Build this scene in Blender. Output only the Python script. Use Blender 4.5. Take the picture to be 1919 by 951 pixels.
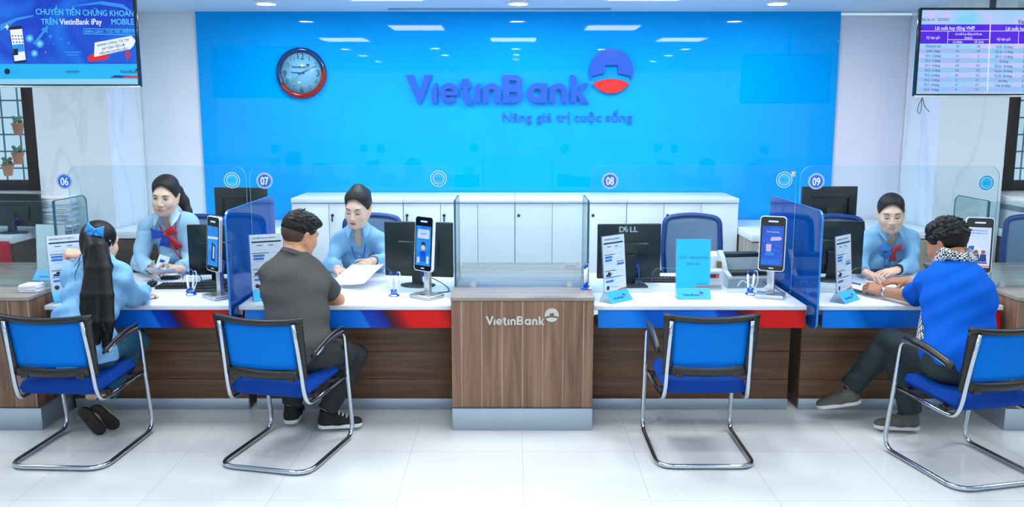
import bpy, bmesh, math, random
import numpy as np
from mathutils import Vector, Matrix, Euler

for _o in list(bpy.data.objects):
    bpy.data.objects.remove(_o)
SC = bpy.context.scene
COL = SC.collection
random.seed(7)
PI = math.pi

# ------------------------------------------------------------------ camera
FPX, CAMH = 1628.0, 1.85
PITCH = math.atan(265 / FPX)
CP, SP = math.cos(PITCH), math.sin(PITCH)
cam_d = bpy.data.cameras.new('camera')
cam = bpy.data.objects.new('camera', cam_d)
COL.objects.link(cam)
cam.location = (0, 0, CAMH)
cam.rotation_euler = (PI / 2 - PITCH, 0, math.radians(0.088))
cam_d.sensor_width = 36.0
cam_d.lens = 36.0 * FPX / 1919
cam_d.clip_start = 0.05
SC.camera = cam
SC.view_settings.view_transform = 'Standard'
SC.view_settings.look = 'None'
SC.view_settings.gamma = 1
SC.view_settings.use_curve_mapping = False
SC.view_settings.exposure = 0.0
SC.cycles.use_denoising = True
SC.cycles.max_bounces = 8
SC.cycles.transparent_max_bounces = 24
SC.cycles.caustics_reflective = False
SC.cycles.caustics_refractive = False
SC.cycles.sample_clamp_indirect = 6

# ------------------------------------------------------------------ world + lights
world = bpy.data.worlds.new('daylight')
SC.world = world
world.use_nodes = True
_bg = world.node_tree.nodes['Background']
_bg.inputs['Color'].default_value = (0.80, 0.91, 1.0, 1)
_bg.inputs['Strength'].default_value = 1.35
ZC, YW = 2.71, 7.75
PANELS = [(-0.96, 6.58), (0.985, 6.58), (-1.96, 5.14), (0.0, 5.14), (1.95, 5.14),
          (-4.1, 5.14), (4.1, 5.14)]
DOWNS = [(-1.95, 7.08), (0.04, 7.08), (2.08, 7.08),
         (-2.28, 3.44), (-2.27, 2.1), (-2.27, 0.64), (-1.05, 3.6), (-1.02, 2.2),
         (0.04, 3.5), (0.04, 2.3), (0.04, 1.2), (1.2, 3.4), (2.33, 3.44), (2.33, 2.1), (2.33, 0.64),
         (-4.9, 3.7), (-4.9, 4.8), (4.9, 3.7), (4.9, 4.8)]  # last four: unseen extras, added to brighten the columns and side walls
PANEL_W = 23.0
DOWN_W = 8.0
LIGHT_COL = (0.94, 0.975, 1.0)
def area(name, loc, sx, sy, power, rot=(0, 0, 0), col=LIGHT_COL):
    d = bpy.data.lights.new(name, 'AREA')
    d.shape = 'RECTANGLE'; d.size = sx; d.size_y = sy; d.energy = power; d.color = col
    o = bpy.data.objects.new(name, d); COL.objects.link(o)
    o.location = loc; o.rotation_euler = rot
    return o
for _i, (_x, _y) in enumerate(PANELS):
    area('panel_lamp', (_x, _y, ZC - 0.03), 0.52, 0.52, PANEL_W)


for _i, (_x, _y) in enumerate(DOWNS):
    _d = bpy.data.lights.new('downlight_lamp', 'SPOT'); _d.energy = DOWN_W * (0.45 if _i < 3 else 1.0 if _i < 15 else 1.6)
    _d.spot_size = 2.6; _d.spot_blend = 0.7; _d.color = LIGHT_COL; _d.shadow_soft_size = 0.09
    _o = bpy.data.objects.new('downlight_lamp', _d); COL.objects.link(_o); _o.location = (_x, _y, ZC - 0.05)

# ------------------------------------------------------------------ helpers
def at(px, py, Y=None, z=None):
    """the point of the place seen at a pixel, at depth Y or at height z"""
    u = (px - 962) / FPX; v = (py - 475.5) / FPX
    fy = CP - v * SP; dz = -(SP + v * CP)
    t = (Y / fy) if Y is not None else (z - CAMH) / dz
    return Vector((u * t, fy * t, CAMH + dz * t))

def lin(h):
    if not isinstance(h, str):
        return tuple(h)[:3]
    h = h.lstrip('#')
    c = [int(h[i:i + 2], 16) / 255 for i in (0, 2, 4)]
    return tuple(x / 12.92 if x <= 0.04045 else ((x + 0.055) / 1.055) ** 2.4 for x in c)

def mat(name, color, rough=0.5, metal=0.0, spec=0.5, var=0.06, scale=30.0, bump=0.0, coat=0.0, emit=0.0, stretch=None, sss=0.0):
    m = bpy.data.materials.new(name)
    m.use_nodes = True
    nt = m.node_tree; b = nt.nodes['Principled BSDF']
    c = lin(color)
    tc = nt.nodes.new('ShaderNodeTexCoord')
    nz = nt.nodes.new('ShaderNodeTexNoise'); nz.inputs['Scale'].default_value = scale
    nz.inputs['Detail'].default_value = 4
    if stretch:
        mp = nt.nodes.new('ShaderNodeMapping'); mp.inputs['Scale'].default_value = stretch
        nt.links.new(tc.outputs['Object'], mp.inputs['Vector']); nt.links.new(mp.outputs['Vector'], nz.inputs['Vector'])
    else:
        nt.links.new(tc.outputs['Object'], nz.inputs['Vector'])
    rp = nt.nodes.new('ShaderNodeValToRGB')
    rp.color_ramp.elements[0].position = 0.3; rp.color_ramp.elements[1].position = 0.7
    rp.color_ramp.elements[0].color = tuple(x * (1 - var) for x in c) + (1,)
    rp.color_ramp.elements[1].color = tuple(min(1, x * (1 + var)) for x in c) + (1,)
    nt.links.new(nz.outputs['Fac'], rp.inputs['Fac'])
    nt.links.new(rp.outputs['Color'], b.inputs['Base Color'])
    b.inputs['Roughness'].default_value = rough
    b.inputs['Metallic'].default_value = metal
    b.inputs['Specular IOR Level'].default_value = spec
    if coat: b.inputs['Coat Weight'].default_value = coat; b.inputs['Coat Roughness'].default_value = 0.04
    if sss:
        b.inputs['Subsurface Weight'].default_value = sss
        b.inputs['Subsurface Radius'].default_value = (0.012, 0.005, 0.003)
        b.inputs['Subsurface Scale'].default_value = 0.6
    if bump:
        bp = nt.nodes.new('ShaderNodeBump'); bp.inputs['Strength'].default_value = bump; bp.inputs['Distance'].default_value = 0.003
        nt.links.new(nz.outputs['Fac'], bp.inputs['Height']); nt.links.new(bp.outputs['Normal'], b.inputs['Normal'])
    if emit:
        nt.links.new(rp.outputs['Color'], b.inputs['Emission Color']); b.inputs['Emission Strength'].default_value = emit
    return m

def glow(name, color, strength=1.0, color2=None, scale=3.0, back='#000000'):
    """what a screen or a lamp gives off"""
    m = bpy.data.materials.new(name); m.use_nodes = True
    nt = m.node_tree; b = nt.nodes['Principled BSDF']
    b.inputs['Base Color'].default_value = lin(back) + (1,)
    b.inputs['Roughness'].default_value = 0.25
    b.inputs['Emission Color'].default_value = lin(color) + (1,)
    b.inputs['Emission Strength'].default_value = strength
    if color2:
        tc = nt.nodes.new('ShaderNodeTexCoord'); nz = nt.nodes.new('ShaderNodeTexNoise')
        nz.inputs['Scale'].default_value = scale; nz.inputs['Detail'].default_value = 2; nz.inputs['Distortion'].default_value = 1.2
        rp = nt.nodes.new('ShaderNodeValToRGB')
        rp.color_ramp.elements[0].position = 0.35; rp.color_ramp.elements[1].position = 0.65
        rp.color_ramp.elements[0].color = lin(color) + (1,); rp.color_ramp.elements[1].color = lin(color2) + (1,)
        nt.links.new(tc.outputs['Object'], nz.inputs['Vector']); nt.links.new(nz.outputs['Fac'], rp.inputs['Fac'])
        nt.links.new(rp.outputs['Color'], b.inputs['Emission Color'])
    return m

def glass(name, tint, refl=0.5, alpha=None, rough=0.0, ior=1.25):
    m = bpy.data.materials.new(name); m.use_nodes = True
    nt = m.node_tree; nt.nodes.clear()
    out = nt.nodes.new('ShaderNodeOutputMaterial')
    tr = nt.nodes.new('ShaderNodeBsdfTransparent'); tr.inputs['Color'].default_value = lin(tint) + (1,)
    gl = nt.nodes.new('ShaderNodeBsdfGlossy'); gl.inputs['Roughness'].default_value = rough
    lw = nt.nodes.new('ShaderNodeLayerWeight'); lw.inputs['Blend'].default_value = 0.5
    pw = nt.nodes.new('ShaderNodeMath'); pw.operation = 'POWER'; pw.inputs[1].default_value = 4.0; nt.links.new(lw.outputs['Facing'], pw.inputs[0])
    fr = nt.nodes.new('ShaderNodeMath'); fr.operation = 'MULTIPLY_ADD'; fr.inputs[1].default_value = 0.8; fr.inputs[2].default_value = 0.035; nt.links.new(pw.outputs[0], fr.inputs[0])
    mx = nt.nodes.new('ShaderNodeMixShader')
    mu = nt.nodes.new('ShaderNodeMath'); mu.operation = 'MULTIPLY'; mu.inputs[1].default_value = refl
    nt.links.new(fr.outputs[0], mu.inputs[0]); nt.links.new(mu.outputs[0], mx.inputs['Fac'])
    src = tr
    if alpha:
        df = nt.nodes.new('ShaderNodeBsdfDiffuse'); df.inputs['Color'].default_value = lin(alpha[0]) + (1,)
        m2 = nt.nodes.new('ShaderNodeMixShader'); m2.inputs['Fac'].default_value = alpha[1]
        nt.links.new(tr.outputs[0], m2.inputs[1]); nt.links.new(df.outputs[0], m2.inputs[2]); src = m2
    nt.links.new(src.outputs[0], mx.inputs[1]); nt.links.new(gl.outputs[0], mx.inputs[2])
    nt.links.new(mx.outputs[0], out.inputs['Surface'])
    return m

def wood(name, c1, c2, c3, along='X', scale=1.0, rough=0.4, planks=None, streak=None):
    m = bpy.data.materials.new(name); m.use_nodes = True
    nt = m.node_tree; b = nt.nodes['Principled BSDF']
    tc = nt.nodes.new('ShaderNodeTexCoord'); mp = nt.nodes.new('ShaderNodeMapping')
    s = {'X': (1.1, 14, 22), 'Z': (22, 22, 1.1), 'Y': (14, 1.1, 14)}[along]
    mp.inputs['Scale'].default_value = tuple(x * scale for x in s)
    nt.links.new(tc.outputs['Object'], mp.inputs['Vector'])
    n1 = nt.nodes.new('ShaderNodeTexNoise'); n1.inputs['Scale'].default_value = 1.0; n1.inputs['Detail'].default_value = 6
    n1.inputs['Distortion'].default_value = 0.6; n1.inputs['Roughness'].default_value = 0.62
    nt.links.new(mp.outputs['Vector'], n1.inputs['Vector'])
    rp = nt.nodes.new('ShaderNodeValToRGB')
    e = rp.color_ramp.elements; e[0].position = 0.28; e[1].position = 0.72
    e[0].color = lin(c1) + (1,); e[1].color = lin(c3) + (1,)
    k = e.new(0.5); k.color = lin(c2) + (1,)
    nt.links.new(n1.outputs['Fac'], rp.inputs['Fac'])
    colr = rp.outputs['Color']
    if streak:   # pale veneer lines running with the grain
        sp = nt.nodes.new('ShaderNodeSeparateXYZ'); nt.links.new(tc.outputs['Object'], sp.inputs[0])
        n2 = nt.nodes.new('ShaderNodeTexNoise'); n2.inputs['Scale'].default_value = 3; nt.links.new(mp.outputs['Vector'], n2.inputs['Vector'])
        fr = nt.nodes.new('ShaderNodeMath'); fr.operation = 'PINGPONG'; fr.inputs[1].default_value = streak[1] / 2
        nt.links.new(sp.outputs[streak[0]], fr.inputs[0])
        lt = nt.nodes.new('ShaderNodeMath'); lt.operation = 'LESS_THAN'; lt.inputs[1].default_value = 0.0035
        nt.links.new(fr.outputs[0], lt.inputs[0])
        ml = nt.nodes.new('ShaderNodeMath'); ml.operation = 'MULTIPLY'; nt.links.new(lt.outputs[0], ml.inputs[0]); nt.links.new(n2.outputs['Fac'], ml.inputs[1])
        mx = nt.nodes.new('ShaderNodeMixRGB'); mx.inputs['Color2'].default_value = lin(streak[2]) + (1,)
        nt.links.new(ml.outputs[0], mx.inputs['Fac']); nt.links.new(colr, mx.inputs['Color1']); colr = mx.outputs['Color']
    nt.links.new(colr, b.inputs['Base Color'])
    b.inputs['Roughness'].default_value = rough
    bp = nt.nodes.new('ShaderNodeBump'); bp.inputs['Strength'].default_value = 0.06; bp.inputs['Distance'].default_value = 0.002
    nt.links.new(n1.outputs['Fac'], bp.inputs['Height']); nt.links.new(bp.outputs['Normal'], b.inputs['Normal'])
    return m

def marble(name, base, vein, scale=1.0, rough=0.12):
    m = bpy.data.materials.new(name); m.use_nodes = True
    nt = m.node_tree; b = nt.nodes['Principled BSDF']
    tc = nt.nodes.new('ShaderNodeTexCoord'); mp = nt.nodes.new('ShaderNodeMapping')
    mp.inputs['Rotation'].default_value = (0.3, 0.45, 0.2); mp.inputs['Scale'].default_value = (2.2 * scale, 2.2 * scale, 0.55 * scale)
    nt.links.new(tc.outputs['Object'], mp.inputs['Vector'])
    n = nt.nodes.new('ShaderNodeTexNoise'); n.inputs['Scale'].default_value = 1.3; n.inputs['Detail'].default_value = 7; n.inputs['Distortion'].default_value = 0.9
    nt.links.new(mp.outputs['Vector'], n.inputs['Vector'])
    rp = nt.nodes.new('ShaderNodeValToRGB'); e = rp.color_ramp.elements
    e[0].position = 0.455; e[0].color = lin(base) + (1,); e[1].position = 0.56; e[1].color = lin(base) + (1,)
    k = e.new(0.5); k.color = lin(vein) + (1,)
    nt.links.new(n.outputs['Fac'], rp.inputs['Fac']); nt.links.new(rp.outputs['Color'], b.inputs['Base Color'])
    b.inputs['Roughness'].default_value = rough
    return m

def TR(loc=(0, 0, 0), rot=(0, 0, 0), s=1.0):
    return Matrix.Translation(loc) @ Euler(rot).to_matrix().to_4x4() @ Matrix.Diagonal((s, s, s, 1) if not hasattr(s, '__len__') else (*s, 1))
UP = Matrix.Rotation(PI / 2, 4, 'X')          # drawing plane XY -> upright, facing -Y

_txt = {}
def text_mesh(body, bold=0.0, space=1.0):
    key = (body, bold, space)
    if key not in _txt:
        c = bpy.data.curves.new('lettering', 'FONT'); c.body = body; c.offset = bold; c.space_character = space
        c.resolution_u = 3
        o = bpy.data.objects.new('lettering', c); COL.objects.link(o)
        me = bpy.data.meshes.new_from_object(o.evaluated_get(bpy.context.evaluated_depsgraph_get()))
        v = [p.co.copy() for p in me.vertices]; f = [tuple(p.vertices) for p in me.polygons]
        bpy.data.objects.remove(o); bpy.data.curves.remove(c); bpy.data.meshes.remove(me)
        _txt[key] = (v, f)
    return _txt[key]

def arc(cx, cy, r, a0, a1, n=12):
    return [(cx + r * math.cos(math.radians(a0 + (a1 - a0) * i / n)), cy + r * math.sin(math.radians(a0 + (a1 - a0) * i / n))) for i in range(n + 1)]

def rrect(x0, x1, y0, y1, r, n=5, corners='1111'):
    p = []
    for (cx, cy, a, c) in ((x1 - r, y1 - r, 0, 0), (x0 + r, y1 - r, 90, 1), (x0 + r, y0 + r, 180, 2), (x1 - r, y0 + r, 270, 3)):
        if corners[c] == '1': p += arc(cx, cy, r, a, a + 90, n)
        else: p.append({0: (x1, y1), 1: (x0, y1), 2: (x0, y0), 3: (x1, y0)}[c])
    return p

def fillet(pts, r, n=6):
    pts = [Vector(p) for p in pts]; out = [pts[0]]
    for i in range(1, len(pts) - 1):
        a, b, c = pts[i - 1], pts[i], pts[i + 1]
        rr = r[i] if hasattr(r, '__len__') else r
        d1 = (a - b); d2 = (c - b)
        l = min(rr, d1.length * .49, d2.length * .49)
        p0 = b + d1.normalized() * l; p2 = b + d2.normalized() * l
        for k in range(n + 1):
            t = k / n
            out.append(p0 * (1 - t) ** 2 + b * 2 * t * (1 - t) + p2 * t * t)
    out.append(pts[-1]); return out

class MB:
    def __init__(self): self.v = []; self.f = []; self.m = []; self.s = []
    def add(self, verts, faces, mt=0, M=None, smooth=False):
        o = len(self.v)
        for p in verts:
            p = Vector(p); self.v.append(M @ p if M is not None else p)
        for f in faces:
            self.f.append(tuple(o + i for i in f)); self.m.append(mt); self.s.append(smooth)
        return self
    def box(self, x0, x1, y0, y1, z0, z1, bev=0.0, mt=0, M=None, seg=2):
        bm = bmesh.new(); bmesh.ops.create_cube(bm, size=1)
        for v in bm.verts:
            v.co = Vector(((x0 + x1) / 2 + v.co.x * (x1 - x0), (y0 + y1) / 2 + v.co.y * (y1 - y0), (z0 + z1) / 2 + v.co.z * (z1 - z0)))
        if bev: bmesh.ops.bevel(bm, geom=bm.edges[:], offset=bev, segments=seg, affect='EDGES', profile=0.5)
        bm.verts.index_update()
        self.add([v.co.copy() for v in bm.verts], [[v.index for v in f.verts] for f in bm.faces], mt, M, bool(bev)); bm.free(); return self
    def tube(self, pts, r, n=10, mt=0, M=None, closed=False, sx=1.0):
        pts = [Vector(p) for p in pts]; N = len(pts); vs = []; fs = []
        t0 = (pts[1] - pts[0]).normalized()
        nrm = t0.orthogonal().normalized()
        for i, p in enumerate(pts):
            a = pts[(i - 1) % N] if (closed or i > 0) else pts[i]; b = pts[(i + 1) % N] if (closed or i < N - 1) else pts[i]
            t = (b - a).normalized()
            nrm = (nrm - t * nrm.dot(t)).normalized(); bi = t.cross(nrm)
            rr = r[i] if hasattr(r, '__len__') else r
            for k in range(n):
                an = 2 * PI * k / n; vs.append(p + nrm * math.cos(an) * rr + bi * math.sin(an) * rr * sx)
        for i in range(N if closed else N - 1):
            for k in range(n):
                j = (i + 1) % N; fs.append((i * n + k, i * n + (k + 1) % n, j * n + (k + 1) % n, j * n + k))
        if not closed:
            fs.append(tuple(reversed(range(n)))); fs.append(tuple(range((N - 1) * n, N * n)))
        return self.add(vs, fs, mt, M, True)
    def lathe(self, prof, n=24, mt=0, M=None, smooth=True, cap=True):
        vs = []; fs = []
        for (r, z) in prof:
            for k in range(n): vs.append((r * math.cos(2 * PI * k / n), r * math.sin(2 * PI * k / n), z))
        for i in range(len(prof) - 1):
            for k in range(n): fs.append((i * n + k, i * n + (k + 1) % n, (i + 1) * n + (k + 1) % n, (i + 1) * n + k))
        if cap: fs.append(tuple(reversed(range(n)))); fs.append(tuple(range((len(prof) - 1) * n, len(prof) * n)))
        return self.add(vs, fs, mt, M, smooth)
    def prism(self, poly, t, M=None, mt=0, side=None, smooth=False):
        n = len(poly)
        vs = [(x, y, 0) for x, y in poly] + [(x, y, t) for x, y in poly]
        self.add(vs, [tuple(reversed(range(n))), tuple(range(n, 2 * n))], mt, M)
        self.add(vs, [(i, (i + 1) % n, n + (i + 1) % n, n + i) for i in range(n)], mt if side is None else side, M, smooth)
        return self
    def flat(self, poly, M=None, mt=0, z=0.0):
        return self.add([(x, y, z) for x, y in poly], [tuple(range(len(poly)))], mt, M)
    def ring(self, cx, cy, r0, r1, t, a0=0, a1=360, M=None, mt=0, n=32):
        """a thick arc in the drawing plane, extruded by t (flat when t is 0)"""
        o = arc(cx, cy, r1, a0, a1, n); i_ = arc(cx, cy, r0, a0, a1, n)
        for k in range(n):
            q = [i_[k], o[k], o[k + 1], i_[k + 1]]
            if t: self.prism(q, t, M, mt)
            else: self.flat(q, M, mt)
        return self
    def sheet(self, P, mt=0, M=None, smooth=True, thick=0.0):
        nu = len(P); nv = len(P[0]); vs = [Vector(p) for row in P for p in row]
        fs = [(i * nv + j, (i + 1) * nv + j, (i + 1) * nv + j + 1, i * nv + j + 1) for i in range(nu - 1) for j in range(nv - 1)]
        if thick:
            nr = [Vector() for _ in vs]
            for f in fs:
                n_ = (vs[f[2]] - vs[f[0]]).cross(vs[f[3]] - vs[f[1]])
                for q in f: nr[q] += n_
            N = len(vs)
            vs = vs + [p - n_.normalized() * thick if n_.length > 0 else p for p, n_ in zip(vs, nr)]
            fs2 = [tuple(reversed([q + N for q in f])) for f in fs]
            rim = [(i, 0) for i in range(nu)] + [(nu - 1, j) for j in range(1, nv)] + [(i, nv - 1) for i in range(nu - 2, -1, -1)] + [(0, j) for j in range(nv - 2, 0, -1)]
            rim = [i * nv + j for i, j in rim]
            fs3 = [(rim[(k + 1) % len(rim)], rim[k], rim[k] + N, rim[(k + 1) % len(rim)] + N) for k in range(len(rim))]
            fs = fs + fs2 + fs3
        return self.add(vs, fs, mt, M, smooth)
    def ell(self, c, r, M=None, mt=0, nu=16, nv=10):
        vs = []; fs = []
        for i in range(nv + 1):
            th = PI * i / nv
            for k in range(nu):
                a = 2 * PI * k / nu
                vs.append((c[0] + r[0] * math.sin(th) * math.cos(a), c[1] + r[1] * math.sin(th) * math.sin(a), c[2] + r[2] * math.cos(th)))
        for i in range(nv):
            for k in range(nu): fs.append((i * nu + k, (i + 1) * nu + k, (i + 1) * nu + (k + 1) % nu, i * nu + (k + 1) % nu))
        return self.add(vs, fs, mt, M, True)
    def text(self, body, size, M=None, mt=0, align='C', bold=0.0, xs=1.0, ext=0.0, space=1.0):
        """lettering in the drawing plane; size is the letter height unit, (0,0) the anchor on the baseline"""
        if bold:      # heavier strokes: the same letters laid over each other a hair's breadth apart
            b_ = bold * size * .55
            for k_, (dx, dy) in enumerate(((-b_, 0), (b_, 0), (0, b_ * .8), (0, -b_ * .8))):
                self.text(body, size, (M if M is not None else Matrix()) @ Matrix.Translation((dx, dy, 1.5e-5 * k_)), mt, align, 0.0, xs, ext + (.00018 * k_ if ext else 0), space)
            return self
        v, f = text_mesh(body, bold, space)
        if not v: return self
        x0 = min(p.x for p in v); x1 = max(p.x for p in v)
        ox = {'L': -x0, 'C': -(x0 + x1) / 2, 'R': -x1}[align]
        q = [Vector(((p.x + ox) * size * xs, p.y * size, 0)) for p in v]
        if not ext: return self.add(q, f, mt, M)
        n = len(q)
        edges = {}
        for t in f:
            for a, b in zip(t, t[1:] + t[:1]):
                if (b, a) in edges: del edges[(b, a)]
                else: edges[(a, b)] = 1
        self.add(q + [p + Vector((0, 0, ext)) for p in q], [tuple(reversed(t)) for t in f] + [tuple(i + n for i in t) for t in f] + [(a, b, b + n, a + n) for a, b in edges], mt, M)
        return self
    def build(self, name, mats, parent=None, loc=None, rot=None):
        me = bpy.data.meshes.new(name)
        me.from_pydata([tuple(p) for p in self.v], [], self.f)
        if not isinstance(mats, (list, tuple)): mats = [mats]
        for m in mats: me.materials.append(m)
        me.polygons.foreach_set('material_index', self.m)
        me.polygons.foreach_set('use_smooth', self.s)
        me.update()
        o = bpy.data.objects.new(name, me); COL.objects.link(o)
        if parent is not None: o.parent = parent
        if loc is not None: o.location = loc
        if rot is not None: o.rotation_euler = rot
        return o

def tag(o, label, cat, group=None, kind=None):
    if label: o['label'] = label
    if cat: o['category'] = cat
    if group: o['group'] = group
    if kind: o['kind'] = kind
    return o
def thing(name, label, cat, loc=(0, 0, 0), rz=0.0, group=None, kind=None):
    o = bpy.data.objects.new(name, None); COL.objects.link(o)
    o.empty_display_size = 0.1
    o.location = loc; o.rotation_euler = (0, 0, rz)
    return tag(o, label, cat, group, kind)
def struct(o): o['kind'] = 'structure'; return o
def copy_tree(o, parent=None):
    c = o.copy(); COL.objects.link(c)
    if parent is not None: c.parent = parent
    for ch in list(o.children): copy_tree(ch, c)
    return c

# ------------------------------------------------------------------ the bank's word mark and emblem
def logo(mb, M, t, mw=0, mr=1, mono=False, word=True, top=True, low_=True):
    """word mark 1.265 wide, caps 0.19 high, baseline at 0; emblem over its right end"""
    S = 0.001
    cnt = [0]
    def T_(): cnt[0] += 1; return t + 0.00022 * (cnt[0] % 7)
    def P(pts): return [((x - 155) * S, y * S) for x, y in pts]
    def pr(pts, m=mw):
        if t: mb.prism(P(pts), T_(), M, m)
        else: mb.flat(P(pts), M, m)
    def rg(cx, cy, r0, r1, a0, a1, m=mw, n=20): mb.ring((cx - 155) * S, cy * S, r0 * S, r1 * S, T_() if t else 0, a0, a1, M, m, n)
    if word:
        pr([(155, 190), (234, 0), (257, 0), (245, 70), (204, 190)]); pr([(245, 70), (257, 0), (334, 190), (284, 190)])
        for x in (328, 624): pr([(x, 0), (x + 40, 0), (x + 40, 136), (x + 22, 130), (x + 8, 112), (x, 92)])
        rg(449, 67, 31, 68, 0, 318, n=30); pr([(410, 50), (517, 50), (517, 78), (410, 78)])
        pr([(543, 45), (583, 45), (583, 165), (543, 165)]); pr([(523, 102), (602, 102), (602, 134), (523, 134)]); rg(604, 45, 21, 61, 180, 270, n=8)
        for x in (685, 1148):
            pr([(x, 0), (x + 40, 0), (x + 40, 133), (x, 110)]); rg(x + 60, 74, 20, 60, 0, 180, n=14); pr([(x + 80, 0), (x + 120, 0), (x + 120, 74), (x + 80, 74)])
        pr([(822, 0), (868, 0), (868, 190), (822, 190)])
        for cy, ro, ri in ((139, 51, 14), (56, 56, 18)):
            pr([(868, cy + ri), (905, cy + ri), (905, cy + ro), (868, cy + ro)]); pr([(868, cy - ro), (905, cy - ro), (905, cy - ri), (868, cy - ri)])
            rg(905, cy, ri, ro, -90, 90, n=14)
        rg(1057, 67, 30, 68, 0, 360, n=30); pr([(1088, 0), (1128, 0), (1128, 133), (1088, 133)])
        pr([(1292, 0), (1332, 0), (1332, 168), (1312, 190), (1292, 190)])
        pr([(1332, 62), (1368, 134), (1418, 134), (1352, 62)]); pr([(1332, 78), (1352, 84), (1420, 0), (1370, 0), (1332, 52)])
    cx, cy, R = 1570, 216, 151
    if not (top or low_): return
    up = arc(cx, cy, R, -24, 204, 40)
    bow_ = lambda x, b, g, w: b + g * (1 - ((x - cx) / w) ** 2)
    low = [(x, bow_(x, 178, 26, 142)) for x in (1440, 1470, 1500, 1525)]
    low2 = [(x, bow_(x, 178, 26, 142)) for x in (1615, 1640, 1670, 1700)]
    # the round part in three pieces about its square notch, then the lens below
    L = [p for p in up if p[0] <= 1525]; Rr = [p for p in up if p[0] >= 1615]; mid = [p for p in up if 1525 < p[0] < 1615]
    if top:
        pr([(1615, 256), *mid, (1525, 256)])
        pr([(1525, 256), (1525, mid[-1][1]), *L, *low])
        pr([*Rr, (1615, mid[0][1]), (1615, 256), *low2])
    if low_: pr(arc(cx, cy, R, 214, 326, 24) + [(x, bow_(x, 134, 30, 126)) for x in (1670, 1630, 1590, 1550, 1510, 1470)], mw if mono else mr)

# ------------------------------------------------------------------ materials
M_white = mat('white_paint', '#E4ECF4', 0.55, var=0.02, scale=4)
M_ceil = mat('ceiling_paint', '#CFE4EE', 0.7, var=0.015, scale=3)
M_lav = mat('pale_wall_paint', '#E2E3F2', 0.6, var=0.02, scale=3)
M_blue = mat('blue_gloss_glass', '#00A2F4', 0.015, spec=0.2, var=0.02, scale=1.5)
M_marble = marble('column_marble', '#E4EDF5', '#D8E3EC', 1.0)
M_win = mat('dark_window_frame', '#241C18', 0.45)
M_lam = mat('white_laminate', '#E9EFF6', 0.28, var=0.015, scale=6)
M_lam2 = mat('cupboard_white', '#E6ECF8', 0.35, var=0.012, scale=5)
M_steel = mat('brushed_kick_metal', '#A9B7C4', 0.42, 0.75, var=0.05, scale=6, stretch=(2, 2, 60))
M_chrome = mat('chrome', '#C4CCD4', 0.16, 1.0, var=0.02)
M_silver = mat('silver_metal', '#CED4D8', 0.3, 0.8)
M_woodV = wood('walnut_vertical', '#5A4030', '#805E49', '#9C7A62', 'Z', 1.0, 0.42, streak=('X', 0.118, '#C2A68C'))
M_woodH = wood('walnut_horizontal', '#40291A', '#64452D', '#80593C', 'X', 1.0, 0.42)
M_woodT = wood('grey_wood_top', '#7E776F', '#989088', '#ABA39B', 'X', 1.0, 0.22)
M_woodP = wood('pale_wood', '#8C8276', '#A59A8D', '#B5AA9E', 'Z', 0.8, 0.5)
M_woodD = wood('dark_brown_wood', '#3A2A22', '#4E3A2E', '#5E483A', 'X', 0.8, 0.5)
M_glass = glass('clear_glass', '#F4FBFC', 0.25)
M_glassG = glass('low_guard_glass', '#E9F4F6', 0.8)
M_edge = mat('glass_edge', '#7FA9B4', 0.15, var=0.1, scale=20)
M_edgeD = mat('glass_edge_dark', '#1E5A72', 0.15, var=0.2, scale=8)
M_divider = glass('blue_acrylic', '#1680D8', 0.6, alpha=('#005CB4', 0.55))
M_dedge = mat('blue_acrylic_edge', '#2C86D8', 0.2)
M_black = mat('black_plastic', '#16181A', 0.42, var=0.15)
M_blackG = mat('black_gloss', '#0C1114', 0.12, var=0.2)
M_mon = mat('monitor_back', '#141C20', 0.3, var=0.2, scale=8)
M_dgrey = mat('dark_grey_plastic', '#2B3135', 0.45)
M_navy = mat('sign_navy', '#0A55C8', 0.18, var=0.03, spec=0.6)
M_slog = mat('slogan_blue', '#0E6ED6', 0.3, var=0.03)
M_red = mat('sign_red', '#DE2226', 0.2, var=0.03)
M_paper = mat('white_paper', '#F1F5FA', 0.7, var=0.015, scale=20)
M_ink = mat('blue_print', '#2F78C8', 0.6)
M_inkD = mat('dark_print', '#1E2C44', 0.6)
M_cyan = mat('cyan_card', '#12BDF6', 0.35, var=0.03)
M_cyanT = mat('cyan_label', '#35B8F0', 0.4, var=0.03)
M_acryl = glass('acrylic', '#E2EEF4', 0.8, alpha=('#C6D6E0', 0.25))
M_badge = mat('badge_blue', '#1F6FD0', 0.4)
M_badgeC = mat('badge_cyan', '#1FC0F2', 0.4)
M_badgeT = mat('badge_cyan_dark', '#149AD4', 0.4)
M_wsign = mat('sign_white', '#F4F8FC', 0.4)
M_stripB = None

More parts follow.
